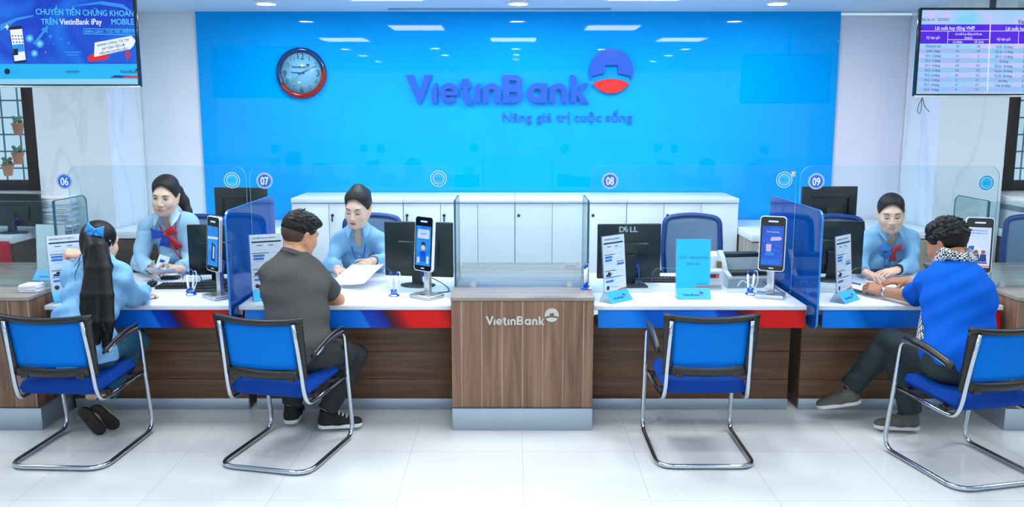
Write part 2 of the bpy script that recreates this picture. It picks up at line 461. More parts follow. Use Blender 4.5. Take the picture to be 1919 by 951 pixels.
# floor: large glossy white tiles with fine joints
def tile_mat():
    m = bpy.data.materials.new('white_floor_tiles'); m.use_nodes = True
    nt = m.node_tree; b = nt.nodes['Principled BSDF']
    tc = nt.nodes.new('ShaderNodeTexCoord'); sp = nt.nodes.new('ShaderNodeSeparateXYZ'); nt.links.new(tc.outputs['Object'], sp.inputs[0])
    masks = []
    for ax, off, step in ((0, 0.663, 0.613), (1, 4.555, 0.613)):
        ad = nt.nodes.new('ShaderNodeMath'); ad.operation = 'SUBTRACT'; ad.inputs[1].default_value = off; nt.links.new(sp.outputs[ax], ad.inputs[0])
        pp = nt.nodes.new('ShaderNodeMath'); pp.operation = 'PINGPONG'; pp.inputs[1].default_value = step / 2; nt.links.new(ad.outputs[0], pp.inputs[0])
        lt = nt.nodes.new('ShaderNodeMath'); lt.operation = 'LESS_THAN'; lt.inputs[1].default_value = 0.0016; nt.links.new(pp.outputs[0], lt.inputs[0])
        masks.append(lt)
    mx = nt.nodes.new('ShaderNodeMath'); mx.operation = 'MAXIMUM'; nt.links.new(masks[0].outputs[0], mx.inputs[0]); nt.links.new(masks[1].outputs[0], mx.inputs[1])
    nz = nt.nodes.new('ShaderNodeTexNoise'); nz.inputs['Scale'].default_value = 1.2; nz.inputs['Detail'].default_value = 3; nt.links.new(tc.outputs['Object'], nz.inputs['Vector'])
    rp = nt.nodes.new('ShaderNodeValToRGB'); rp.color_ramp.elements[0].color = lin('#DEE0E1') + (1,); rp.color_ramp.elements[1].color = lin('#E8E9EA') + (1,)
    nt.links.new(nz.outputs['Fac'], rp.inputs['Fac'])
    mc = nt.nodes.new('ShaderNodeMixRGB'); mc.inputs['Color2'].default_value = lin('#C2C6C9') + (1,)
    nt.links.new(mx.outputs[0], mc.inputs['Fac']); nt.links.new(rp.outputs['Color'], mc.inputs['Color1'])
    nt.links.new(mc.outputs['Color'], b.inputs['Base Color'])
    b.inputs['Roughness'].default_value = 0.14
    b.inputs['Specular IOR Level'].default_value = 0.4
    return m

def strip_mat(x0, x1, flip=False):
    """printed fascia: bright blue running into navy, then a red panel"""
    m = bpy.data.materials.new('printed_fascia'); m.use_nodes = True
    nt = m.node_tree; b = nt.nodes['Principled BSDF']
    tc = nt.nodes.new('ShaderNodeTexCoord'); sp = nt.nodes.new('ShaderNodeSeparateXYZ'); nt.links.new(tc.outputs['Object'], sp.inputs[0])
    mr = nt.nodes.new('ShaderNodeMapRange'); mr.inputs[1].default_value = x0; mr.inputs[2].default_value = x1
    # curved bands: shift the position with height
    ml = nt.nodes.new('ShaderNodeMath'); ml.operation = 'MULTIPLY_ADD'; ml.inputs[1].default_value = 0.55
    nt.links.new(sp.outputs[2], ml.inputs[0]); nt.links.new(sp.outputs[0], ml.inputs[2]); nt.links.new(ml.outputs[0], mr.inputs[0])
    rp = nt.nodes.new('ShaderNodeValToRGB'); e = rp.color_ramp.elements
    st = [(0.0, '#0F7CE0'), (0.22, '#1583EA'), (0.30, '#0A5CC0'), (0.48, '#0F6FE0'), (0.60, '#1E78E8'), (0.615, '#0E44B4'), (0.66, '#1038A6'), (0.70, '#12247E'), (0.715, '#3A1626'), (0.76, '#84101A'), (0.80, '#D41414'), (0.95, '#DC1816'), (1.0, '#A81212')]
    e[0].position, e[1].position = st[0][0], st[-1][0]; e[0].color = lin(st[0][1]) + (1,); e[1].color = lin(st[-1][1]) + (1,)
    for p, c in st[1:-1]: k = e.new(p); k.color = lin(c) + (1,)
    nt.links.new(mr.outputs[0], rp.inputs['Fac']); nt.links.new(rp.outputs['Color'], b.inputs['Base Color'])
    b.inputs['Roughness'].default_value = 0.3
    b.inputs['Specular IOR Level'].default_value = 0.2
    return m

# ------------------------------------------------------------------ the hall
struct(MB().box(-6.5, 6.5, -3.8, 7.9, -0.1, 0).build('floor', tile_mat()))
struct(MB().box(-6.5, 6.5, -3.8, 7.9, ZC, ZC + 0.12).build('ceiling', M_ceil))
struct(MB().box(-2.754, 2.834, YW, YW + 0.1, 0, ZC).build('wall_back', M_blue))
struct(MB().box(-4.19, -2.754, YW + 0.02, YW + 0.12, 0, ZC).build('wall_back_left', M_white))
struct(MB().box(2.834, 4.32, YW + 0.02, YW + 0.12, 0, ZC - 0.03).build('wall_back_right', M_lav))
struct(MB().box(-6.6, -6.5, -3.8, 7.9, 0, ZC).build('wall_left', M_white))
struct(MB().box(6.5, 6.6, -3.8, 7.9, 0, ZC).build('wall_right', M_white))
struct(MB().box(-3.88, -3.28, 7.12, 7.76, 0, ZC).build('wall_column_left', M_marble))
struct(MB().box(3.45, 4.0, 7.12, 7.76, 0, ZC).build('wall_column_right', M_marble))
ZS = 1.16
for sgn, nm in ((-1, 'left'), (1, 'right')):
    xa, xb = (4.19, 6.6) if sgn < 0 else (4.32, 6.6)
    m = MB()
    for (a, b, z0, z1) in ((xa, xb, 0, ZS), (xa, xb, 2.5, ZC), (xb - 0.9, xb, ZS, 2.5)):
        m.box(min(sgn * a, sgn * b), max(sgn * a, sgn * b), YW + 0.02, YW + 0.12, z0, z1)
    struct(m.build('wall_window_' + nm, M_white))
    w = struct(thing('window_1' if sgn < 0 else 'window_2', None, None, (sgn * xa, YW, ZS)))
    f = MB(); wd = xb - 0.9 - xa
    def fx(a, b, z0, z1, y0=-0.02, y1=0.08): f.box(min(sgn * a, sgn * b), max(sgn * a, sgn * b), y0, y1, z0, z1, 0.004)
    fx(0.0, 0.11, 0, 1.34, -0.05); fx(wd - 0.08, wd, 0, 1.34); fx(0.11, wd - 0.08, 0, 0.09); fx(0.11, wd - 0.08, 1.26, 1.34)
    fx(0.78, 0.84, 0.09, 1.26)
    f.build('window_frame', M_win, w)
    MB().box(min(sgn * .11, sgn * (wd - .08)), max(sgn * .11, sgn * (wd - .08)), 0.03, 0.036, 0.09, 1.26).build('window_pane', M_glass, w)
    h = MB(); h.box(min(sgn * -.004, sgn * -.026), max(sgn * -.004, sgn * -.026), -0.06, -0.03, 0.24, 0.30, .004); h.tube([(sgn * -.015, -0.045, 0.27), (sgn * -.015, -0.075, 0.27), (sgn * -.015, -0.08, 0.21)], 0.007)
    h.build('window_handle', M_silver, w)

M_out = mat('outside_render', '#C9D8E0', 0.8, var=0.12, scale=1.3)
struct(MB().box(-8, -3.0, 10.2, 10.3, 0, 4).build('wall_outside_left', M_out))
struct(MB().box(3.0, 8, 10.2, 10.3, 0, 4).build('wall_outside_right', M_out))
M_wire = mat('grey_wire', '#6E7F8A', 0.5, 0.3)
for sgn in (-1, 1):
    g = MB()
    for k in range(12): g.tube([(sgn * (3.9 + k * 0.16), 8.35, 0.9), (sgn * (3.9 + k * 0.16), 8.35, 3.0)], 0.008 if k % 4 else 0.014, 6)
    for k in range(12): g.tube([(sgn * 3.8, 8.35, 1.0 + k * 0.16), (sgn * 5.8, 8.35, 1.0 + k * 0.16)], 0.008, 6)
    o = g.build('security_grille', M_wire)
    tag(o, 'grey wire security grille outside the %s window' % ('left' if sgn < 0 else 'right'), 'grille')
M_terra = mat('terracotta', '#C98A6A', 0.8)
M_leaf = mat('dusty_leaf', '#7FA08C', 0.7, var=0.25)
for (px, py, lab) in ((33, 241, 'upper terracotta pot hanging on the grille outside the left window'), (33, 296, 'lower terracotta pot hanging on the grille outside the left window'), (14, 318, 'terracotta pot low on the grille near the left edge of the photo')):
    p = at(px, py, Y=8.22)
    t = thing('plant_pot', lab, 'plant pot', (p.x, p.y, p.z - 0.06))
    MB().lathe([(0.035, 0), (0.05, 0.09), (0.056, 0.09), (0.056, 0.11), (0.045, 0.11), (0.04, 0.095)], 14).build('pot', M_terra, t)
    lf = MB()
    for k in range(9):
        a = k * 0.7 + px; lf.ell((0.03 * math.cos(a), 0.03 * math.sin(a), 0.125 + 0.012 * (k % 4)), (0.02, 0.012, 0.018), None, 0, 6, 4)
    lf.build('foliage', M_leaf, t)
    MB().tube(fillet([(0, 0.05, 0.1), (0, 0.1, 0.1), (0, 0.12, 0.14)], .01), 0.004, 6).build('hook', M_wire, t)

# ceiling fittings
M_panel = glow('panel_diffuser', '#F2FAFF', 2.6)
M_down = glow('downlight_glow', '#FFFFFF', 110)
M_trimw = mat('white_trim', '#E8F0F6', 0.4)
_p = []
for i, (x, y) in enumerate(PANELS):
    t = thing('ceiling_panel_light', 'square white panel light recessed in the ceiling over the hall', 'ceiling light', (x, y, ZC), 0, 'ceiling panel lights')
    f = MB()
    for (a, b, c, d) in ((-.3, .3, -.3, -.27), (-.3, .3, .27, .3), (-.3, -.27, -.27, .27), (.27, .3, -.27, .27)): f.box(a, b, c, d, -0.02, 0.0)
    f.build('frame', M_trimw, t)
    MB().box(-.27, .27, -.27, .27, -0.01, -0.002).build('diffuser', M_panel, t)
for i, (x, y) in enumerate(DOWNS):
    lab = ('small round downlight in the ceiling just before the blue wall' if i < 3 else 'small round ceiling downlight over the hall floor, outer four added to light the columns')
    t = thing('downlight', lab, 'ceiling light', (x, y, ZC), 0, 'downlights by the blue wall' if i < 3 else 'downlights over the hall floor')
    r_ = MB(); r_.lathe([(0.074, -0.001), (0.095, -0.001), (0.095, -0.012), (0.074, -0.02)], 28, 0, None, True, False); r_.build('rim', M_trimw, t)
    MB().lathe([(0.001, -0.010), (0.072, -0.010), (0.072, -0.016), (0.001, -0.019)], 24).build('lens', M_down, t)
tag(MB().box(-1.05, 0.82, 7.50, 7.54, ZC - 0.012, ZC, 0.003).build('ceiling_slot_vent', M_edge), 'long thin air slot in the ceiling along the blue wall', 'vent')

# ------------------------------------------------------------------ wall sign, slogan, clock
def dims(o): return o
sg = at(763, 192, Y=YW - 0.03); se = at(1187, 192, Y=YW)
sl = thing('wall_sign', 'big raised blue bank name with round emblem on the blue wall', 'sign', (0, YW, 1.8))
k = (at(1186, 150, Y=YW).x - at(763, 150, Y=YW).x) / 1.566
LM = Matrix.Translation((at(763, 192, Y=YW).x, -0.012, at(763, 193, Y=YW).z - 1.8)) @ UP @ Matrix.Diagonal((k, k, 1, 1))
w_ = MB(); logo(w_, LM, 0.03, top=False, low_=False); w_.build('word_mark', [M_navy], sl)
w_ = MB(); logo(w_, LM, 0.03, word=False, low_=False); w_.build('emblem', [M_navy], sl)
w_ = MB(); logo(w_, LM, 0.03, word=False, top=False); w_.build('emblem_lens', [M_navy, M_red], sl)
st_ = MB()
for px in (790, 860, 950, 1050): 
    p = at(px, 175, Y=YW); st_.box(p.x - .006, p.x + .006, -0.013, 0.0, p.z - 1.806, p.z - 1.794)
p = at(1146, 120, Y=YW); st_.box(p.x - .006, p.x + .006, -0.013, 0, p.z - 1.806, p.z - 1.794)
p = at(1146, 168, Y=YW); st_.box(p.x - .006, p.x + .006, -0.013, 0, p.z - 1.806, p.z - 1.794)
pass
p0 = at(942, 228, Y=YW); p1 = at(1190, 228, Y=YW)
sg2 = thing('wall_slogan', 'row of small raised slogan letters under the big bank name', 'sign', (p0.x, YW, p0.z))
v, _f = text_mesh('Nâng giá trị cuộc sống', 0.022, 1.06)
wid = max(q.x for q in v) - min(q.x for q in v); s_ = 0.1135
xs_ = (p1.x - p0.x) / (wid * s_); x_ = 0.0
for word in 'Nâng giá trị cuộc sống'.split():
    v, _f = text_mesh(word, 0.022, 1.06); ww = (max(q.x for q in v) - min(q.x for q in v)) * s_ * xs_
    MB().text(word, s_, TR((x_, -0.001, 0)) @ UP, 0, 'L', 0.022, xs_, 0.012, 1.06).build('slogan_word', M_slog, sg2)
    x_ += ww + 0.30 * s_ * xs_

cc = at(564, 137, Y=YW - 0.03); R = 0.218
ck = thing('wall_clock', 'round wall clock with blue and red rim showing about ten past nine', 'clock', (cc.x, YW, cc.z))
def clock_rim():
    m = bpy.data.materials.new('clock_rim'); m.use_nodes = True; nt = m.node_tree; b = nt.nodes['Principled BSDF']
    tc = nt.nodes.new('ShaderNodeTexCoord'); sp = nt.nodes.new('ShaderNodeSeparateXYZ'); nt.links.new(tc.outputs['Object'], sp.inputs[0])
    ad = nt.nodes.new('ShaderNodeMath'); ad.operation = 'MULTIPLY_ADD'; ad.inputs[1].default_value = -0.35; nt.links.new(sp.outputs[0], ad.inputs[0]); nt.links.new(sp.outputs[2], ad.inputs[2])
    rp = nt.nodes.new('ShaderNodeValToRGB'); e = rp.color_ramp.elements
    mr = nt.nodes.new('ShaderNodeMapRange'); mr.inputs[1].default_value = -0.23; mr.inputs[2].default_value = 0.23
    nt.links.new(ad.outputs[0], mr.inputs[0]); nt.links.new(mr.outputs[0], rp.inputs['Fac'])
    e[0].position = 0.36; e[0].color = lin('#8C1A16') + (1,); e[1].position = 0.5; e[1].color = lin('#06316C') + (1,)
    k2 = e.new(0.42); k2.color = lin('#2A2424') + (1,)
    nt.links.new(rp.outputs['Color'], b.inputs['Base Color']); b.inputs['Roughness'].default_value = 0.12
    return m
MB().lathe([(R * .80, 0.0), (R, 0.0), (R, 0.03), (R * .97, 0.042), (R * .86, 0.045), (R * .81, 0.03)], 64, 0, UP, True, False).build('rim', clock_rim(), ck)
M_dial = mat('clock_dial', '#8CC8E8', 0.3, var=0.02)
MB().lathe([(0.0005, 0.0), (R * .82, 0.0), (R * .82, 0.02), (0.0005, 0.02)], 64, 0, UP).build('dial', M_dial, ck)
nm = MB()
for h in range(1, 13):
    a = math.radians(90 - 30 * h); big = h in (3, 6, 9, 12); s = 0.075 if big else 0.06
    v, f_ = text_mesh(str(h), 0.0, 1.0)
    nm.text(str(h), s, TR((R * .66 * math.cos(a), -0.0212, R * .66 * math.sin(a) - s * .36)) @ UP, 0 if big else 1)
for q in range(60):
    a = math.radians(6 * q)
    nm.flat([(R * .755, -.001), (R * .78, -.001), (R * .78, .001), (R * .755, .001)], TR((0, -0.0211, 0)) @ UP @ Matrix.Rotation(a, 4, 'Z'), 1)
logo(nm, TR((-0.082, -0.0211, 0.043)) @ UP @ Matrix.Diagonal((0.1, 0.1, 1, 1)), 0, 0, 0)
nm.build('numerals', [M_inkD, mat('clock_faint_ink', '#3E6C96', 0.5)], ck)
hn = MB()
def hand(mb, deg, l, w, y, back=0.02, mt=0):
    mb.prism([(-back, -w), (l, -w * .6), (l, w * .6), (-back, w)], 0.002, TR((0, y, 0)) @ UP @ Matrix.Rotation(math.radians(deg), 4, 'Z'), mt)
hand(hn, 176, 0.088, 0.006, -0.024, 0.03); hn.build('hour_hand', M_navy, ck)
hn = MB(); hand(hn, 25, 0.125, 0.005, -0.027, 0.03); hn.build('minute_hand', M_navy, ck)
hn = MB(); hand(hn, 221, 0.14, 0.0018, -0.030, 0.08); hn.lathe([(.0005, 0), (.008, 0), (.008, .004), (.0005, .004)], 12, 0, TR((0, -0.030, 0)) @ UP); hn.build('second_hand', mat('brass', '#B08A50', 0.3, 0.8), ck)
MB().lathe([(0.0005, 0.0), (R * .81, 0.0), (R * .81, 0.002), (0.0005, 0.002)], 48, 0, TR((0, -0.037, 0)) @ UP).build('dial_glass', M_glass, ck)

# ------------------------------------------------------------------ counters
ZT, ZD = 0.80, 0.73
def counter(name, label, x0, x1, withlogo=False):
    t = thing(name, label, 'counter', ((x0 + x1) / 2, 4.89, 0))
    h = (x1 - x0) / 2
    MB().box(-h, h, 0.0, 1.15, 0.135, ZT - 0.022, 0.003).build('body', M_woodV, t)
    MB().box(-h - .004, h + .004, -0.008, 1.17, ZT - 0.022, ZT, 0.003).build('countertop', M_woodT, t)
    MB().box(-h - (.0 if withlogo else .02), h + (.0 if withlogo else .02), -0.012, 1.13, 0, 0.133, 0.002).build('kickplate', M_steel, t)
    if withlogo:
        a = at(910, 609, Y=4.89); b = at(1047, 609, Y=4.89); kk = (b.x - a.x) / 1.566
        g = MB(); logo(g, Matrix.Translation((a.x - (x0 + x1) / 2, -0.0005, a.z)) @ UP @ Matrix.Diagonal((kk, kk, 1, 1)), 0.006, 0, 0)
        g.build('bank_lettering', mat('brushed_letter', '#C9C6BF', 0.35, 0.4), t)
    return t
counter('service_counter', 'walnut box counter in the centre with silver bank lettering', -0.358, 0.464, True)
counter('service_counter', 'walnut box counter at the left edge of the photo beyond desk 06', -3.75, -2.79)
counter('service_counter', 'walnut box counter at the right edge of the photo beyond desk 09', 2.902, 3.86)

DESK = [('06', -2.755, -1.662), ('07', -1.612, -0.364), ('08', 0.47, 1.722), ('09', 1.792, 2.875)]
DL = {'06': 'white topped desk of booth 06 in front of the woman with the ponytail', '07': 'white topped desk of booth 07 in front of the man in grey',
      '08': 'white topped desk of the closed booth 08 behind the empty chair', '09': 'white topped desk of booth 09 in front of the man in blue'}
for n, x0, x1 in DESK:
    c = (x0 + x1) / 2; h = (x1 - x0) / 2
    t = thing('teller_desk', DL[n], 'desk', (c, 4.98, 0))
    MB().box(-h, h, 0, 1.05, ZD - 0.028, ZD, 0.004).build('desktop', M_lam, t)
    MB().box(-h + .03, h - .002, 0.012, 0.03, 0.592, ZD - 0.029).build('fascia', strip_mat(-h + 0.30, h + 0.36), t)
    MB().box(-h + .03, h - .002, 0.03, 0.27, 0.60, 0.612).build('underside', M_woodD, t)
    pm = MB()
    for z0, z1 in ((0.073, 0.195), (0.198, 0.375), (0.378, 0.60)): pm.box(-h, h, 0.27, 0.288, z0, z1, 0.0015)
    pm.build('modesty_panel', M_woodH, t)
    MB().box(-h, h, 0.262, 0.288, 0, 0.072, 0.0015).build('kickplate', M_steel, t)
    MB().box(-h, -h + .02, 0.29, 1.0, 0.0, ZD - 0.03).build('side_panel', M_woodH, t)
    MB().box(h - .02, h, 0.29, 1.0, 0.0, ZD - 0.03).build('side_panel', M_woodH, t)

# low cabinets along the back wall and the row of white cupboards
def low_cab(x0, x1, y0, label, plain=False):
    t = thing('low_cabinet', label, 'cabinet', ((x0 + x1) / 2, y0, 0)); h = (x1 - x0) / 2; d = YW - 0.03 - y0
    MB().box(-h, h, 0.02, d, 0, 0.84, 0.002).build('body', M_woodP if not plain else M_woodD, t)
    MB().box(-h - .01, h + .01, 0, d, 0.84, 0.90, 0.004).build('worktop', M_lam, t)
    n = max(1, round(2 * h / 0.6))
    for i in range(n):
        a = -h + 2 * h * i / n + .006; b = -h + 2 * h * (i + 1) / n - .006
        d_ = MB().box(a, b, 0.004, 0.02, 0.06, 0.83, 0.003).build('door', M_woodD if plain else M_woodP, t)
        MB().lathe([(0.004, 0), (0.004, 0.014), (0.013, 0.018), (0.013, 0.026), (0.002, 0.028)], 12, 0, TR((b - 0.05 - 0, 0.004, 0.74)) @ UP).build('knob', M_silver, d_)
    return t
low_cab(1.89, 2.62, 6.78, 'pale wood return cabinet with white top right of the cupboards')
low_cab(2.65, 3.42, 6.95, 'low cabinet with white top behind the teller in the right booth', False)
low_cab(-2.62, -1.87, 6.78, 'pale wood return cabinet with white top left of the cupboards')
low_cab(-3.25, -2.65, 6.95, 'brown low cabinet with white top behind the teller in the left booth', True)
low_cab(-5.6, -3.3 - 0.6, 6.66, 'dark brown cabinet with white top under the left window', True)
low_cab(4.02, 5.6, 6.80, 'dark brown cabinet with white top under the right window', True)

xs = [-1.849, -0.918, 0.0135, 0.945, 1.876]
nmz = ['leftmost white cupboard of the row under the blue wall', 'white cupboard second from the left behind the central counter', 'white cupboard second from the right behind the central counter', 'rightmost white cupboard of the row under the blue wall']
for i in range(4):
    x0, x1 = xs[i], xs[i + 1]
    t = thing('cupboard', nmz[i], 'cupboard', ((x0 + x1) / 2, 7.2, 0), 0, 'white cupboards along the blue wall'); h = (x1 - x0) / 2 - 0.0015
    MB().box(-h, h, 0.018, 0.53, 0.0, 1.105, 0.001).build('body', M_lam2, t)
    MB().box(-h, h, -0.012, 0.54, 1.105, 1.143, 0.003).build('cupboard_top', M_lam2, t)
    for j in range(3):
        a = -h + 2 * h * j / 3; b = -h + 2 * h * (j + 1) / 3
        d_ = MB().box(a + .002, b - .002, 0.0, 0.017, 0.06, 1.098, 0.0015).build('door', M_lam2, t)
        if (i, j) in ((0, 1), (1, 0), (1, 1), (2, 0), (2, 2), (3, 1), (3, 2)):
            lx = a + .03 if (i, j) != (1, 0) else a + 0.03
            lk = MB(); M_ = TR((lx, 0, 1.0)) @ UP
            lk.lathe([(0.0005, 0), (0.013, 0), (0.013, 0.004), (0.004, 0.006)], 14, 0, M_)
            if (i, j) in ((0, 1), (1, 0), (1, 1), (3, 1)):
                lk.box(-0.0015, 0.0015, -0.02, -0.004, -0.012, 0.012, 0, 0, TR((lx, 0, 1.0))); lk.box(-0.006, 0.006, -0.022, -0.018, -0.05, -0.012, 0.001, 0, TR((lx, 0, 1.0)))
            lk.build('lock', M_dgrey, d_)

# ------------------------------------------------------------------ glass
YG = 5.36
def badge_number(par, x, z, n):
    M_ = TR((x, -0.0045, z)) @ UP
    b = MB(); b.lathe([(0.0005, 0), (0.0475, 0), (0.0475, 0.0010), (0.0005, 0.0010)], 40, 0, M_, False); b.ring(0, 0, 0.0405, 0.0435, 0, 0, 360, TR((x, -0.0060, z)) @ UP, 1, 40)
    b.ring(0, 0, 0.0475, 0.0495, 0.001, 0, 360, M_, 1, 40)
    b.text(n, 0.068, TR((x, -0.0062, z - 0.0245)) @ UP, 1, 'C', 0.035, 0.72)
    b.build('number_badge', [M_badge, M_wsign], par)
def badge_iso(par, x, z):
    M_ = TR((x, -0.0045, z)) @ UP
    b = MB(); b.lathe([(0.0005, 0), (0.049, 0), (0.049, 0.0010), (0.0005, 0.0010)], 40, 0, M_, False)
    b.ring(0, 0, 0.046, 0.049, 0, 0, 360, TR((x, -0.0058, z)) @ UP, 1, 40); b.ring(0, 0, 0.033, 0.0355, 0, 0, 360, TR((x, -0.0058, z)) @ UP, 1, 40)
    b.ring(0, 0, 0.0355, 0.046, 0, 0, 360, TR((x, -0.0057, z)) @ UP, 2, 40)
    b.text('ISO', 0.028, TR((x, -0.0060, z - 0.010)) @ UP, 3, 'C', 0.0, 1.0)
    b.build('iso_badge', [M_badgeC, M_wsign, M_badgeT, M_badge], par)
GL = {'06': 'clear glass screen numbered 06 in front of the teller in the cardigan', '07': 'clear glass screen numbered 07 in front of the teller with the hair bun',
      '08': 'clear glass screen numbered 08 above the closed desk with the empty chair', '09': 'clear glass screen numbered 09 in front of the teller with the sky blue scarf'}
ZP = at(960, 311, Y=YG).z
for n, xl, xr, cl, cr, bx, by, ix, iy in (('06', 95, 464, 211, 357, 121, 340, 435, 338), ('07', 470, 848, 588, 733, 496, 339, 822, 335), ('08', 1112, 1493, 1225, 1369, 1143, 339, 1469, 337), ('09', 1503, 1866, 1600, 1744, 1529, 340, 1847, 343)):
    X0, X1, C0, C1 = (at(q, 400, Y=YG).x for q in (xl, xr, cl, cr))
    X0, X1 = {'06': (-2.745, -1.648), '07': (-1.626, -0.366), '08': (0.475, 1.745), '09': (1.769, X1)}[n]
    t = thing('glass_screen', GL[n], 'glass screen', ((X0 + X1) / 2, YG, ZD))
    o = (X0 + X1) / 2; zc = 0.155; zt = ZP - ZD
    poly = rrect(X0 - o, X1 - o, 0, zt, 0.07, 8, '1100')
    a, b = C0 - o, C1 - o
    cut = [(a, 0)] + arc(a + .05, zc - .05, .05, 180, 90, 6) + arc(b - .05, zc - .05, .05, 90, 0, 6) + [(b, 0)]
    poly = poly[:-1] + cut + poly[-1:]     # bottom edge runs left to right past the opening
    MB().prism(poly, 0.008, TR((0, 0.004, 0.0005)) @ UP, 0, 1).build('pane', [M_glass, M_edge], t)
    badge_number(t, at(bx, by, Y=YG).x - o, at(bx, by, Y=YG).z - ZD, n)
    badge_iso(t, at(ix, iy, Y=YG).x - o, at(ix, iy, Y=YG).z - ZD)
    if n == '08':
        e = at(1487, 326, Y=YG); MB().box(e.x - o - .012, e.x - o + .012, -0.006, 0.008, e.z - ZD - .02, e.z - ZD + .012, .002).build('clamp', M_silver, t)

def guard(label, x0, x1, sides):
    t = thing('counter_glass_guard', label, 'glass guard', ((x0 + x1) / 2, 5.2, ZT)); h = (x1 - x0) / 2
    MB().prism(rrect(-h, h, 0.004, 0.522, .003, 2), 0.010, TR((0, 0.005, 0)) @ UP, 0, 1).build('front_pane', [M_glassG, M_edge], t)
    for s in sides:
        RY = Matrix.Rotation(PI / 2, 4, 'Z') @ UP
        MB().prism(rrect(0.008, 0.40, 0.004, 0.522, .05, 6, '1000'), 0.010, Matrix.Translation((s * h - .005, 0, 0)) @ RY, 0, 1).build('side_pane', [M_glassG, M_edge], t)
        MB().box(s * h - .006, s * h + .006, -0.006, 0.006, 0.002, 0.522).build('corner_joint', M_edgeD, t)
        MB().box(s * h - .005, s * h + .005, 0.006, 0.36, 0.522, 0.526).build('top_edge', M_edgeD, t)
    for s in (-1, 1):
        if h < 0.45 or s in sides:
            c = MB(); c.prism([(-.016, 0), (.016, 0), (.016, .018)] + arc(0, .018, .016, 0, 180, 8)[1:-1] + [(-.016, .018)], 0.02, TR((s * (h - .11), -0.006, 0)) @ UP)
            c.build('clip', M_silver, t)
guard('low clear glass guard standing on the central counter', -0.352, 0.452, (-1, 1))
guard('low clear glass guard on the left edge counter', -3.72, -2.765, (1,))
guard('low clear glass guard on the right edge counter', 2.855, 3.82, (-1,))

for X, lab in ((-1.637, 'blue translucent divider left of the man in the grey T-shirt'), (1.757, 'blue translucent divider right of the closed desk with the empty chair')):
    t = thing('desk_divider', lab, 'divider', (X, 4.9, 0.60))
    RY = Matrix.Rotation(PI / 2, 4, 'Z') @ UP
    poly = [(1.0, .12), (1.0, .64)] + arc(.95, .645, .05, 0, 90, 6) + arc(.06, .635, .06, 90, 180, 6) + arc(.05, .05, .05, 180, 270, 6) + [(0.17, 0.0), (.17, .08), (.35, .12)]
    MB().prism(poly, 0.012, Matrix.Translation((-.006, 0, 0)) @ RY, 0, 1).build('panel', [M_divider, M_dedge], t)

# ------------------------------------------------------------------ hanging screens
YT = 5.6
def tv(label, x0, x1, z0, z1):
    t = thing('hanging_screen', label, 'television', ((x0 + x1) / 2, YT, z0)); h = (x1 - x0) / 2; H_ = z1 - z0
    MB().box(-h, h, 0.0, 0.032, 0, H_, 0.006).build('casing', M_blackG, t)
    b = MB(); b.box(-h, h, -0.006, 0.0, 0, 0.016); b.box(-h, h, -0.006, 0.0, H_ - .014, H_); b.box(-h, -h + .012, -0.006, 0, .016, H_ - .014); b.box(h - .012, h, -0.006, 0, .016, H_ - .014)
    b.build('bezel', M_blackG, t)
    MB().box(-h, h, -0.0075, -0.004, -0.004, 0.007, 0.001).build('bottom_trim', M_silver, t)
    p = MB(); p.tube([(0, 0.09, H_ * .5), (0, 0.09, ZC - z0)], 0.02, 12); p.box(-.12, .12, .05, .09, H_ * .35, H_ * .75, .004); p.lathe([(.06, 0), (.06, .015), (.02, .02)], 16, 0, TR((0, .09, ZC - z0 - .02)))
    p.build('ceiling_mount', M_dgrey, t)
    return t
a = at(264, 163, Y=YT); c0 = at(252, 0, Y=YT)
TX1 = -2.361; TX0 = TX1 - 1.0
tvl = tv('hanging screen at upper left showing a blue phone advertisement', TX0, TX1, a.z, a.z + 0.565)
def scr(par, Y, x0=None):
    o = Vector(par.location)
    def f(px, py, d=0.0): q = at(px, py, Y=Y); return Vector((q.x - o.x, -0.0005 - d, q.z - o.z))
    return f
S = scr(tvl, YT)
PX = 3.35e-3     # metres a pixel covers at the screens
E_bg = glow('advert_blue', '#0A3CC8', 1.0, '#0E74EE', 2.6)
E_cy = glow('advert_cyan', '#18B4F4', 1.0); E_lc = glow('advert_pale_cyan', '#8AD0F2', 1.0); E_tx = glow('advert_light_text', '#52C4F6', 1.0); E_wh = glow('advert_white', '#E8F4FF', 1.0)
E_rd = glow('advert_red', '#E0221C', 1.0); E_nv = glow('advert_navy', '#1C3A8C', 1.0); E_mid = glow('advert_mid_blue', '#2E92EE', 1.0); E_dk = glow('advert_dark', '#0B1838', 1.0)
hw = (TX1 - TX0) / 2
d0 = MB(); d0.box(-hw + .012, hw - .012, -0.0012, -0.0002, .016, .551); d0.build('picture', E_bg, tvl)
g = MB()
def quad(px0, py0, px1, py1, mt, d): 
    q = [S(px0, py1, d), S(px1, py1, d), S(px1, py0, d), S(px0, py0, d)]; g.add(q, [(0, 1, 2, 3)], mt)
def poly(pts, mt, d): g.add([S(x, y, d) for x, y in pts], [tuple(reversed(range(len(pts))))], mt)
D = 0.0012
quad(-30, 120, 258, 148, 0, D); quad(-30, 148, 258, 159, 1, D)
poly([(215, 141), (258, 143), (258, 146), (205, 146)], 5, D + .0004); poly([(232, 143), (258, 142), (258, 146), (232, 146)], 4, D + .0006)
poly([(0, 46), (30, 33), (62, 28), (62, 31), (32, 38), (0, 58)], 7, D); poly([(130, 12), (190, 2), (230, 8), (248, 22), (225, 14), (185, 8)], 7, D)
poly([(60, 82), (80, 58), (76, 55), (90, 47), (88, 63), (84, 60), (66, 84)], 7, D)
